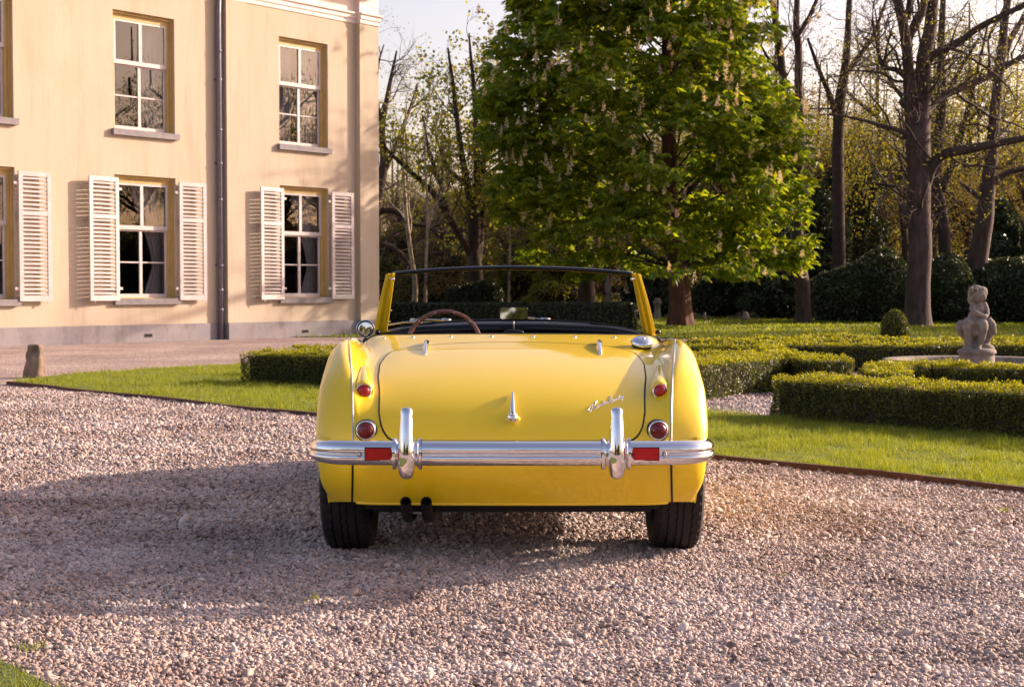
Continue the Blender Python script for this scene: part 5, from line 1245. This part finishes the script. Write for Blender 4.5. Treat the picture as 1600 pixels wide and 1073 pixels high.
# crown silhouette (left/right bearings per height)
yz = np.array([-420, -300, -200, -100, 0, 60, 120, 180, 250, 320, 370, 400, 425, 445])
lf = np.array([968, 908, 858, 818, 806, 798, 762, 758, 762, 778, 802, 822, 844, 890]); rt = np.array([1070, 1120, 1160, 1172, 1176, 1192, 1203, 1242, 1243, 1250, 1260, 1258, 1236, 1170])
zc = CAMH - (yz - 450) * DC / FPX; xl = (lf - 800) * DC / FPX; xr = (rt - 800) * DC / FPX; o_ = np.argsort(zc)
def crown_lr(z): return np.interp(z, zc[o_], xl[o_]), np.interp(z, zc[o_], xr[o_])
zs0, zs1 = zc.min() + .15, zc.max()
mb = MB(); ends = []
for k in range(540):
    z = zs0 + (zs1 - zs0) * rg.random() ** 0.9; l, r = crown_lr(z); cx = (l + r) / 2; rx = (r - l) / 2; ry = rx * .92
    a = rg.uniform(0, 2 * math.pi); f = 1 - .50 * rg.random() ** 1.6
    if a > math.pi and rg.random() < .0: continue
    e = np.array([cx + rx * f * math.cos(a), DC + ry * f * math.sin(a), z])
    e += .35 * rg.normal(size=3) * [1, 1, .5]
    e[0] = min(max(e[0], l - .1), r + .1); ends.append(e)
    z0 = max(1.7, z - rg.uniform(.3, 1.6) - .25 * abs(f * rx)); x0 = np.interp(z0, S_[:, 2], S_[:, 0]); r0 = np.interp(z0, S_[:, 2], S_[:, 3])
    p0 = np.array([x0, DC, z0]); mid = p0 * .5 + e * .5 + [0, 0, .35]; Q = smoothline([p0, mid, e], 3)
    if k % 4 == 0: mb.tube(Q, np.linspace(min(.04, r0 * .22), .008, len(Q)), 5, cap=False)
br = mb.put('branches', M['bark_dark'], chest, smooth=True); br['kind'] = 'stuff'
E_ = np.array(ends)
# sprays of palmate leaves hanging round each branch end
npc = 50; C_ = np.repeat(E_, npc, 0); off = rg.normal(size=C_.shape) * [.41, .41, .17]; off[:, 2] -= .12 * (off[:, 0] ** 2 + off[:, 1] ** 2) 
LPc = C_ + off; l, r = crown_lr(LPc[:, 2]); LPc = LPc[(LPc[:, 0] > l - .25) & (LPc[:, 0] < r + .25) & (LPc[:, 2] > 1.45)]
nn = len(LPc); axis = unit(rg.normal(size=(nn, 3)) * [1, 1, .35] + (LPc - np.array([4.0, DC, 6]))* [.12, .12, 0]); 
Vs = []; nlf = 6; sd = unit(np.cross(axis, [0, 0, 1.0])); up_ = np.cross(sd, axis)
for k in range(nlf):
    a = math.radians(-100 + 200 * k / (nlf - 1)); d = axis * math.cos(a) + sd * math.sin(a); d = unit(d + np.array([0, 0, -.62]) + .10 * rg.normal(size=d.shape))
    Lk = .150 * (1 - .25 * abs(k - 2.5) / 2.5) * rg.uniform(.8, 1.25, nn); w = unit(np.cross(d, unit(rg.normal(size=d.shape) * .50 + [0, 0, 1] + axis * .55))) * (Lk * .36)[:, None]; c = LPc + d * (Lk * .95)[:, None]
    V_, _ = leaf_arrays(c, d * Lk[:, None], w, 0.0); Vs.append(V_)
V = np.vstack(Vs); o = put('crown', V, [np.arange(len(V)).reshape(-1, 4)], M['leaf_chestnut'], chest); o['kind'] = 'stuff'
# flower candles
mbv = []; cand = []
for e in E_:
    l, r = crown_lr(e[2]); cx = (l + r) / 2
    if e[1] > DC - .2 * (r - l) / 2: continue
    for _ in range(rg.integers(1, 5)): cand.append(e + rg.normal(size=3) * [.5, .2, .26] + [.10, -.72, .22])
mb = MB()
for c in cand:
    h = rg.uniform(.20, .36); tilt = rg.normal(0, .08, 2)
    for k in range(7):
        t = k / 6; rr = .068 * (1 - .75 * t) * rg.uniform(.8, 1.2); cc = c + np.array([tilt[0] * h * t, tilt[1] * h * t, h * t])
        for q in range(3):
            a = rg.uniform(0, 6.28); u_ = np.array([math.cos(a), math.sin(a), .5]) * rr; v_ = np.array([-math.sin(a), math.cos(a), 0]) * rr * .6
            mb.add([cc, cc + u_ + v_, cc + u_ * 1.3 + [0, 0, .02], cc + u_ - v_], [[0, 1, 2, 3]])
o = mb.put('flower_candles', M['flower'], chest); o['kind'] = 'stuff'

# ---- 2. big bare tree at the right
DBt = 43.0
lim = [
 [(1438, 514, 27), (1437, 500, 22), (1436, 470, 19.5), (1436, 400, 18), (1436, 330, 18), (1434, 270, 18), (1437, 210, 18), (1443, 155, 13, .2), (1447, 100, 12, .3), (1452, 40, 10, .5), (1460, -60, 8, .8), (1468, -200, 4, 1.2)],
 [(1432, 235, 12), (1424, 180, 9.5), (1419, 110, 8.5), (1413, 50, 8, -.3), (1402, 0, 7, -.5), (1388, -70, 5, -.8), (1378, -170, 2.5, -1)],
 [(1419, 60, 7), (1434, 30, 7.5), (1442, 10, 6), (1455, -60, 5, .6), (1475, -140, 2.5, 1)],
 [(1418, 30, 5), (1424, -20, 5, -.5), (1420, -100, 3, -1.2)],
 [(1447, 100, 8), (1462, 84, 6.5, -.3), (1500, 66, 5.5, -.6), (1533, 41, 5, -1), (1600, 8, 4, -1.8), (1680, -30, 2, -2.6)],
 [(1447, 185, 8), (1456, 165, 7, .2), (1483, 146, 6, .5), (1537, 123, 5.2, 1), (1600, 88, 4, 1.5), (1700, 48, 2, 2)],
 [(1445, 290, 9), (1455, 264, 8.5, -.2), (1475, 242, 8, -.5), (1508, 234, 7.5, -1), (1560, 224, 6, -1.6), (1610, 214, 5, -2.2), (1710, 190, 2.5, -3)],
 [(1424, 212, 5), (1405, 204, 3.8), (1377, 196, 3.2), (1336, 185, 2.2, -.4), (1295, 178, 1.2, -.6)],
 [(1426, 150, 5.5), (1418, 125, 5), (1401, 110, 4.2, .2), (1380, 103, 3.3, .3), (1371, 72, 2.4, .3), (1362, 30, 1.2, .3)],
 [(1424, 170, 8), (1412, 160, 7), (1406, 157, 4)],
 [(1430, 345, 8), (1417, 335, 6), (1412, 318, 5)], [(1444, 370, 8), (1451, 352, 6), (1450, 340, 3)]]
lev = [dict(n=2.6, len=2.6, ang=58, wob=.24, up=.01, seg=7, sides=4, rr=.018, **{'from': .22}), dict(n=3.6, len=1.5, ang=52, wob=.28, up=.0, seg=5, sides=3, rr=.017), dict(n=3.6, len=.8, ang=48, wob=.28, up=.0, seg=3, sides=3, rr=.022)]
tree('bare_tree', 'big bare forked tree with stout grey brown trunk and long limbs at right', [LP(DBt, l) for l in lim], lev, M['bark'], 21, M['leaf_young'], .055, 1, .1, maxleaf=9000, trunk_sides=16, zmin=3)
# ---- 3. twin stemmed tree right of the chestnut
lim = [[(1257, 506, 16), (1256, 490, 12.5), (1252, 440, 10.5), (1246, 390, 9), (1241, 320, 8.5), (1238, 260, 8), (1232, 215, 6.5), (1226, 150, 6), (1219, 80, 6), (1211, 30, 5), (1203, -40, 4), (1192, -160, 2)],
       [(1240, 300, 6), (1250, 240, 7), (1248, 160, 6.5), (1247, 80, 6, .4), (1243, 30, 5, .5), (1250, -60, 3.5, .8), (1256, -180, 1.5, 1)],
       [(1236, 215, 4), (1222, 206, 3.2), (1207, 195, 2), (1196, 180, 1)], [(1243, 60, 4), (1262, 30, 3.4), (1280, -10, 2.6), (1300, -60, 1.4)], [(1230, 120, 4), (1204, 96, 2.6), (1188, 70, 1.6)]]
levb = [dict(n=2.2, len=2.3, ang=42, wob=.18, up=.07, seg=6, sides=4, rr=.017, **{'from': .35}), dict(n=3.6, len=1.3, ang=42, wob=.2, up=.04, seg=4, sides=3, rr=.016), dict(n=3.6, len=.7, ang=40, wob=.2, up=.0, seg=3, sides=3, rr=.022)]
tree('bare_tree', 'slim twin stemmed bare tree just right of the leafy chestnut', [LP(46.5, l) for l in lim], levb, M['bark'], 22, None)
# ---- 4. twiggy brown tree between the two
lim = [[(1312, 500, 12), (1311, 400, 10), (1311, 300, 9.5), (1310, 220, 9), (1313, 170, 9), (1320, 110, 7), (1324, 50, 5), (1330, -40, 4), (1335, -150, 2)], [(1311, 190, 6), (1297, 150, 4.5, -.3), (1280, 110, 3.5, -.5), (1262, 60, 2, -.8)], [(1320, 120, 4.5), (1340, 90, 4, .4), (1362, 60, 3, .6), (1385, 0, 2, .8)]]
levt = [dict(n=3.2, len=2.2, ang=62, wob=.25, up=-.01, seg=6, sides=4, rr=.015, **{'from': .42}), dict(n=5.5, len=1.1, ang=50, wob=.3, up=-.03, seg=4, sides=3, rr=.017), dict(n=4.5, len=.6, ang=45, wob=.3, up=-.02, seg=3, sides=3, rr=.018)]
tree('twiggy_tree', 'brown twiggy tree with a straight trunk between the chestnut and the big bare tree', [LP(52, l) for l in lim], levt, M['bark_dark'], 23, M['leaf_bud'], .07, 1, .12, maxleaf=14000, zmin=4)
# ---- 5. slanting ivy clad tree at far right
lim = [[(1516, 505, 20), (1520, 470, 17), (1527, 400, 15), (1538, 330, 13), (1547, 290, 12), (1551, 230, 9.5), (1558, 150, 8), (1563, 90, 7.5), (1568, 40, 6.5), (1578, -30, 5), (1590, -140, 3)], [(1562, 100, 5), (1580, 60, 5, .5), (1602, 20, 4, .8), (1640, -60, 2, 1)], [(1550, 290, 6), (1575, 270, 5), (1605, 262, 4), (1660, 240, 2)], [(1542, 320, 5), (1520, 300, 3.4), (1500, 285, 2)]]
tree('gnarled_tree', 'slanting rough barked tree with peeling twigs at the right edge', [LP(48, l) for l in lim], lev, M['bark'], 24, M['leaf_young'], .07, 2, .15, maxleaf=9000, zmin=3)
# ---- 6. yellow budding tree behind the big bare one
lim = [[(1478, 500, 12), (1476, 400, 10), (1470, 330, 9.5), (1462, 280, 9), (1466, 220, 8), (1472, 150, 7), (1470, 80, 6), (1475, -20, 4), (1480, -160, 2)], [(1470, 300, 6), (1490, 250, 5), (1510, 180, 4), (1530, 100, 2.6), (1545, 30, 1.5)], [(1466, 240, 5), (1440, 190, 4), (1400, 140, 3), (1370, 90, 1.6)], [(1472, 160, 4), (1500, 110, 3), (1530, 60, 2)], [(1468, 330, 5), (1430, 300, 4), (1390, 290, 3), (1350, 285, 1.5)]]
tree('budding_tree', 'tree with yellowish young leaves behind the big bare tree', [LP(56, l) for l in lim], levb, M['bark_dark'], 25, M['leaf_yellow'], .12, 6, .28, maxleaf=36000, zmin=2.5)
# ---- 7. young maple left of the chestnut
DM = 47
lim = [[(746, 508, 17), (745, 480, 13.5), (744, 430, 12), (741, 398, 10), (738, 340, 6.5), (731, 290, 6), (722, 240, 5), (714, 180, 4), (706, 120, 3), (700, 75, 1.6)],
       [(743, 400, 8), (745, 340, 7), (746, 270, 6), (744, 200, 4.5), (740, 140, 3.5), (736, 90, 2.5), (733, 52, 1.3)],
       [(745, 415, 7), (752, 350, 6, .3), (754, 280, 5, .5), (760, 200, 3.6, .7), (770, 130, 2.2, 1)],
       [(738, 398, 7), (722, 372, 6, -.3), (700, 336, 5.2, -.6), (680, 305, 4.6, -.8), (662, 287, 4.2, -1), (630, 258, 3.4, -1.3), (602, 230, 2.6, -1.6), (585, 190, 1.6, -1.8)],
       [(700, 336, 4), (690, 290, 3.2, .3), (672, 240, 2.4, .4), (660, 180, 1.4, .5)], [(731, 290, 4), (700, 262, 2.8, .5), (680, 210, 1.8, .8)]]
levm = [dict(n=2.6, len=2.1, ang=42, wob=.18, up=.06, seg=6, sides=4, rr=.015, **{'from': .22}), dict(n=4.4, len=1.0, ang=42, wob=.22, up=.03, seg=4, sides=3, rr=.014), dict(n=4.0, len=.5, ang=40, wob=.2, up=.0, seg=3, sides=3, rr=.015)]
tree('maple_tree', 'multi stemmed tree with sparse fresh yellow green leaves left of the chestnut', [LP(DM, l) for l in lim], levm, M['bark_dark'], 26, M['leaf_young'], .12, 3, .16, maxleaf=22000, zmin=2.0, aspect=.8)
# ---- 8. bare tree beside the house corner
lim = [[(560, 505, 14), (572, 400, 11), (590, 320, 9), (600, 260, 7), (598, 200, 5), (606, 150, 4), (614, 110, 2.6), (620, 80, 1.4)], [(598, 200, 4), (588, 150, 3), (592, 100, 1.8), (600, 70, 1)], [(600, 270, 5), (622, 220, 3.6), (640, 170, 2.4), (652, 130, 1.2)], [(586, 330, 6), (618, 330, 5), (650, 350, 4), (680, 352, 3), (705, 345, 1.8)], [(580, 380, 6), (608, 385, 5), (630, 400, 4), (648, 430, 2.5)]]
tree('bare_tree', 'bare branching tree beside the corner of the house', [LP(52, l) for l in lim], lev, M['bark_dark'], 27, M['leaf_bud'], .07, 1, .12, maxleaf=9000, zmin=4)
# ---- 9. trunks seen low, through and beside the windscreen
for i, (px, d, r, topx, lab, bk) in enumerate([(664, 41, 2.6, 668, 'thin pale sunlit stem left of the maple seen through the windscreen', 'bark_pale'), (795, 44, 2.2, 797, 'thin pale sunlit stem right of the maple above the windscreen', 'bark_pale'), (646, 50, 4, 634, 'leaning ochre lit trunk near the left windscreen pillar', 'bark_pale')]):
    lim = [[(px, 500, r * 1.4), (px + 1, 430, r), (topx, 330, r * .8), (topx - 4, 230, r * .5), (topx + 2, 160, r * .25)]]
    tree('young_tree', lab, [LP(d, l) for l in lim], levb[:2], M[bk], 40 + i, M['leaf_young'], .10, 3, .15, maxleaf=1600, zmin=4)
lim = [[(916, 506, 26), (915, 488, 19), (914, 460, 14), (912, 420, 12), (910, 360, 10), (905, 250, 8), (900, 100, 6), (895, -60, 3)]]
tree('broad_tree', 'thick dark trunk with a wide flared foot behind the clipped hedge', [LP(49, l) for l in lim], levm, M['bark'], 45, M['leaf_young'], .16, 3, .3, maxleaf=9000, zmin=4)

# ---- shrubs and evergreens
def sh(px, d, hw_px, ztop, ry, **k):
    c = at(px, 500, d); rx = hw_px * d / FPX; return ((c[0], d, ztop * .42), (rx, ry, ztop * .58))
rho = [sh(1330, 48.5, 42, 1.9, 1.6), sh(1375, 48.0, 45, 2.3, 1.6), sh(1300, 49.5, 34, 1.6, 1.4), sh(1400, 49, 40, 2.0, 1.6)]
blob_shrub('rhododendron', rho, 26000, .16, M['leaf_dark'], 'dark evergreen rhododendron mound left of the big bare trunk', 'shrub', aspect=.34)
rho = [sh(1478, 48, 40, 2.2, 1.6), sh(1530, 48.5, 45, 2.0, 1.6), sh(1585, 48, 45, 2.1, 1.6), sh(1640, 48, 50, 2.3, 1.8), sh(1700, 48, 50, 2.2, 1.8)]
blob_shrub('rhododendron', rho, 30000, .16, M['leaf_dark'], 'dark evergreen rhododendron bank behind the cherub statue', 'shrub', aspect=.34)
def yew(px, d, hwp, h, n, lab, m='leaf_dark', leaf=.2):
    c = at(px, 500, d); rx = hwp * d / FPX; el_ = []
    for k in range(6):
        t = k / 5; el_.append(((c[0] + rg.normal(0, .15) * rx, d + rg.normal(0, .3), .5 + h * .82 * t), (rx * (1 - .62 * t) * rg.uniform(.85, 1.1), rx * (1 - .6 * t), h * .22)))
    return blob_shrub('evergreen_shrub', el_, n, leaf, M[m], lab, 'shrub', rough=.25)
yew(1215, 54, 62, 3.4, 12000, 'dark low evergreen beneath the right side of the chestnut')
yew(1290, 56, 45, 5.0, 12000, 'dark evergreen clump behind the twin stemmed tree')
yew(1345, 60, 55, 5.2, 12000, 'dark evergreen behind the rhododendron mound')
yew(1560, 53, 50, 3.6, 12000, 'dark evergreen beside the slanting tree at the right edge')
yew(1640, 52, 60, 4.2, 12000, 'dark evergreen at the right edge of the view')
yew(1130, 58, 45, 2.6, 9000, 'dark evergreen between the red brown trunk and the twin stemmed tree')
yew(1010, 60, 50, 2.2, 8000, 'dark evergreen behind the windscreen right pillar')
c = at(760, 500, 45)  # dark rounded form added behind the hedge, standing in for the windscreen's seat reflection
blob_shrub('seat_reflection_standin', [((c[0], 45, .62), (.58, .55, .72)), ((c[0] - .5, 45.2, .6), (.5, .5, .66)), ((c[0] - .95, 45.4, .56), (.40, .5, .60))], 12000, .09, M['leaf_dark'], 'added dark rounded shrub standing in for the seat reflection in the windscreen', 'shrub', rough=.03)
yew(880, 54, 60, 2.6, 9000, 'yellow green bush behind the clipped hedge right of the mirror', 'leaf_young', .16)
yew(690, 56, 70, 2.4, 9000, 'olive bush behind the clipped hedge left of the maple', 'leaf_bud', .16)
yew(820, 58, 55, 3.2, 9000, 'fresh green bush behind the thin pale stem', 'leaf_young', .18)
yew(620, 58, 60, 3.0, 9000, 'brown green bush by the corner of the house', 'leaf_bud', .18)

# ---- the wood beyond: copies of four kinds
kinds = []
for k, (lm, pt, lf_) in enumerate([('leaf_bud', 4, .10), ('leaf_yellow', 6, .11), ('leaf_young', 6, .11), ('leaf_bud', 1, .08)]):
    b = np.array([0, 0, 0.]); H_ = 13.0
    limbs = [[[0, 0, -.2, .24], [.1, 0, 3, .17], [-.1, .1, 6, .13], [.1, 0, 9, .08], [0, 0, H_, .03]]]
    r2 = np.random.default_rng(70 + k)
    for j in range(7):
        z = r2.uniform(3, 8.5); a = r2.uniform(0, 6.28); L = r2.uniform(2, 3.6); limbs.append([[0, 0, z, .10], [L * .4 * math.cos(a), L * .4 * math.sin(a), z + .8, .07], [L * math.cos(a), L * math.sin(a), z + 2.2, .02]])
    lv = [dict(n=2.3, len=2.3, ang=48, wob=.2, up=.05, seg=4, sides=3, rr=.017, **{'from': .15}), dict(n=3.6, len=1.2, ang=45, wob=.25, up=.0, seg=3, sides=3, rr=.015), dict(n=3.6, len=.8, ang=45, wob=.25, up=.0, seg=2, sides=3, rr=.020)]
    kinds.append(tree('woodland_tree', 'x', limbs, lv, M['bark_dark'] if k != 3 else M['bark'], 80 + k, M[lm] if lm else None, lf_, pt, .35, maxleaf=12000, group='trees of the wood beyond the lawn'))
labs = ['brown budding tree in the wood beyond the far lawn', 'yellow leafed tree in the wood beyond the far lawn', 'young green leafed tree in the wood beyond the far lawn', 'bare trunked tree in the wood beyond the far lawn']
r3 = np.random.default_rng(5); used = [False] * 4
spots = []
for row, (d, n) in enumerate([(60, 12), (68, 14), (78, 16), (90, 18)]):
    for j in range(n):
        px = 560 + (j + r3.uniform(.1, .9)) * (1180 / n); spots.append((px, d + r3.uniform(-3, 3), r3.uniform(.8, 1.15) * (.68 if px < 900 else 1.0)))
for j, (px, d, s_) in enumerate(spots):
    k = int(r3.choice(4, p=[.34, .26, .2, .2])) if px > 1250 or px < 850 else int(r3.choice(4, p=[.4, .2, .2, .2])); x = (px - 800) * d / FPX
    if not used[k]:
        o = kinds[k]; used[k] = True; o.location = (x, d, 0); o.scale = (s_,) * 3; o['label'] = labs[k]; continue
    copy_tree_thing(kinds[k], (x, d, 0), r3.uniform(0, 6.28), s_, labs[k], 'trees of the wood beyond the lawn')
for k in range(4): kinds[k]['label'] = labs[k]
# trees across the garden that the windows and the mirrors show
for j, (x, y, k, s_) in enumerate([(34, 25, 3, 1.05), (40, 30.5, 3, 1.2), (37, 34.5, 0, 1.1), (46, 24.5, 3, 1.25), (45, 38, 0, 1.2), (52, 31, 0, 1.3), (56, 27, 1, 1.3), (50, 35, 3, 1.2), (60, 22, 0, 1.4), (62, 33, 2, 1.4), (58, 41, 1, 1.4), (31, 42.5, 3, 1.0), (38, 45, 0, 1.0), (21, 42.5, 3, 1.0), (25, 44.5, 0, 1.0), (23.5, 40, 3, .9), (29, 43.5, 0, 1.0), (-26, -24, 2, 1.0), (27, -26, 2, 1.0), (-7, -26, 1, .9), (1, -31, 2, .95), (9, -27, 1, .85), (-16, -29, 2, 1), (17, -30, 1, .9)]):
    copy_tree_thing(kinds[k], (x, y, 0), j * 1.3, s_, 'garden tree seen only as a reflection in the windows or mirror', 'trees reflected in glass')
for j, (x, y, rx, ry, h) in enumerate([(60, 24, 5, 7, 4.5), (64, 34, 5, 7, 5.5), (62, 44, 5, 6, 5), (24, 44.5, 2.2, 2.0, 5.0), (31, 40, 2.2, 2.0, 4.5), (-14, -33, 11, 3, 7.5), (10, -34, 13, 3, 6.5)]):
    blob_shrub('evergreen_shrub', [((x, y, h * .4), (rx, ry, h * .6)), ((x, y + 2, h * .5), (rx * .7, ry * .6, h * .6))], 5000, .7, M['leaf_dark' if y > 0 else 'leaf_yellow'], ['dark shrubbery across the garden reflected in the left windows', 'dark shrubbery across the garden reflected in the middle windows', 'dark shrubbery across the garden reflected in the right windows', 'dark evergreen out of view whose shadow falls on the far lawn', 'dark evergreen out of view beside the statue lawn', 'dark shrubbery behind the viewer reflected in the left bumper half', 'dark shrubbery behind the viewer reflected in the right bumper half'][j], 'shrub')
# fallen leaves and twigs on gravel and lawn
nl = 900; Y = 3.6 + 13 * rng.random(nl) ** 1.3; X = rng.uniform(-1, 1, nl) * (Y * .36); Pq_ = np.c_[X, Y]; z = np.where(inside(Pq_, lawn_poly), .055, .028)
P = np.c_[X, Y, z + rng.random(nl) * .008]; up3 = np.tile([0, 0, 1.0], (nl, 1)) + rng.normal(0, .35, (nl, 3))
V, F = rand_leaves(P, rng.uniform(.008, .024, nl), .45, unit(up3), .3)
ml = mat('dead_leaf', (.12, .07, .03), .8, island=[(.05, .03, .018), (.16, .085, .035), (.30, .20, .10), (.10, .09, .02)])
o = put('leaf_litter', V, [F], ml); tag(o, 'scraps of dead leaf and twig strewn over gravel and lawn', 'leaf litter', kind='stuff')
# undergrowth and far mass of the wood
n = 70000; X = r3.uniform(-30, 38, n); Y = r3.uniform(62, 110, n)
keepu = vnoise(np.c_[X, Y, X * 0], .22, 7) > .0; X = X[keepu]; Y = Y[keepu]; n = len(X)
hgt = 2.6 + 1.6 * vnoise(np.c_[X, Y, X * 0], .12, 1) + 1.0 * vnoise(np.c_[X, Y, X * 0], .4, 2) + (Y - 62) * .045
Z = np.maximum(.05, hgt * r3.random(n) ** .55)
V, F = rand_leaves(np.c_[X, Y, Z], .42, .6, r=r3)
mw = mat('undergrowth_leaf', (0.04, 0.045, 0.015), 0.7, island=[(0.04, 0.036, 0.018), (0.10, 0.10, 0.022), (0.12, 0.085, 0.036), (0.17, 0.16, 0.028)], transl=.35)
o = put('undergrowth', V, [F], mw); tag(o, 'dense brown and green undergrowth filling the wood beyond the far lawn', 'undergrowth', kind='stuff')
n = 42000; X = r3.uniform(-45, 110, n); Y = r3.uniform(112, 135, n)
hgt = 8 + 3 * vnoise(np.c_[X, Y * 0, X * 0], .09, 4) + 1.5 * vnoise(np.c_[X, Y * 0, X * 0], .3, 5)
Z = hgt * r3.random(n) ** .85; V, F = rand_leaves(np.c_[X, Y, Z], 1.0, .6, r=r3)
o = put('distant_wood', V, [F], mw); tag(o, 'far line of woodland closing the view', 'woodland', kind='stuff')
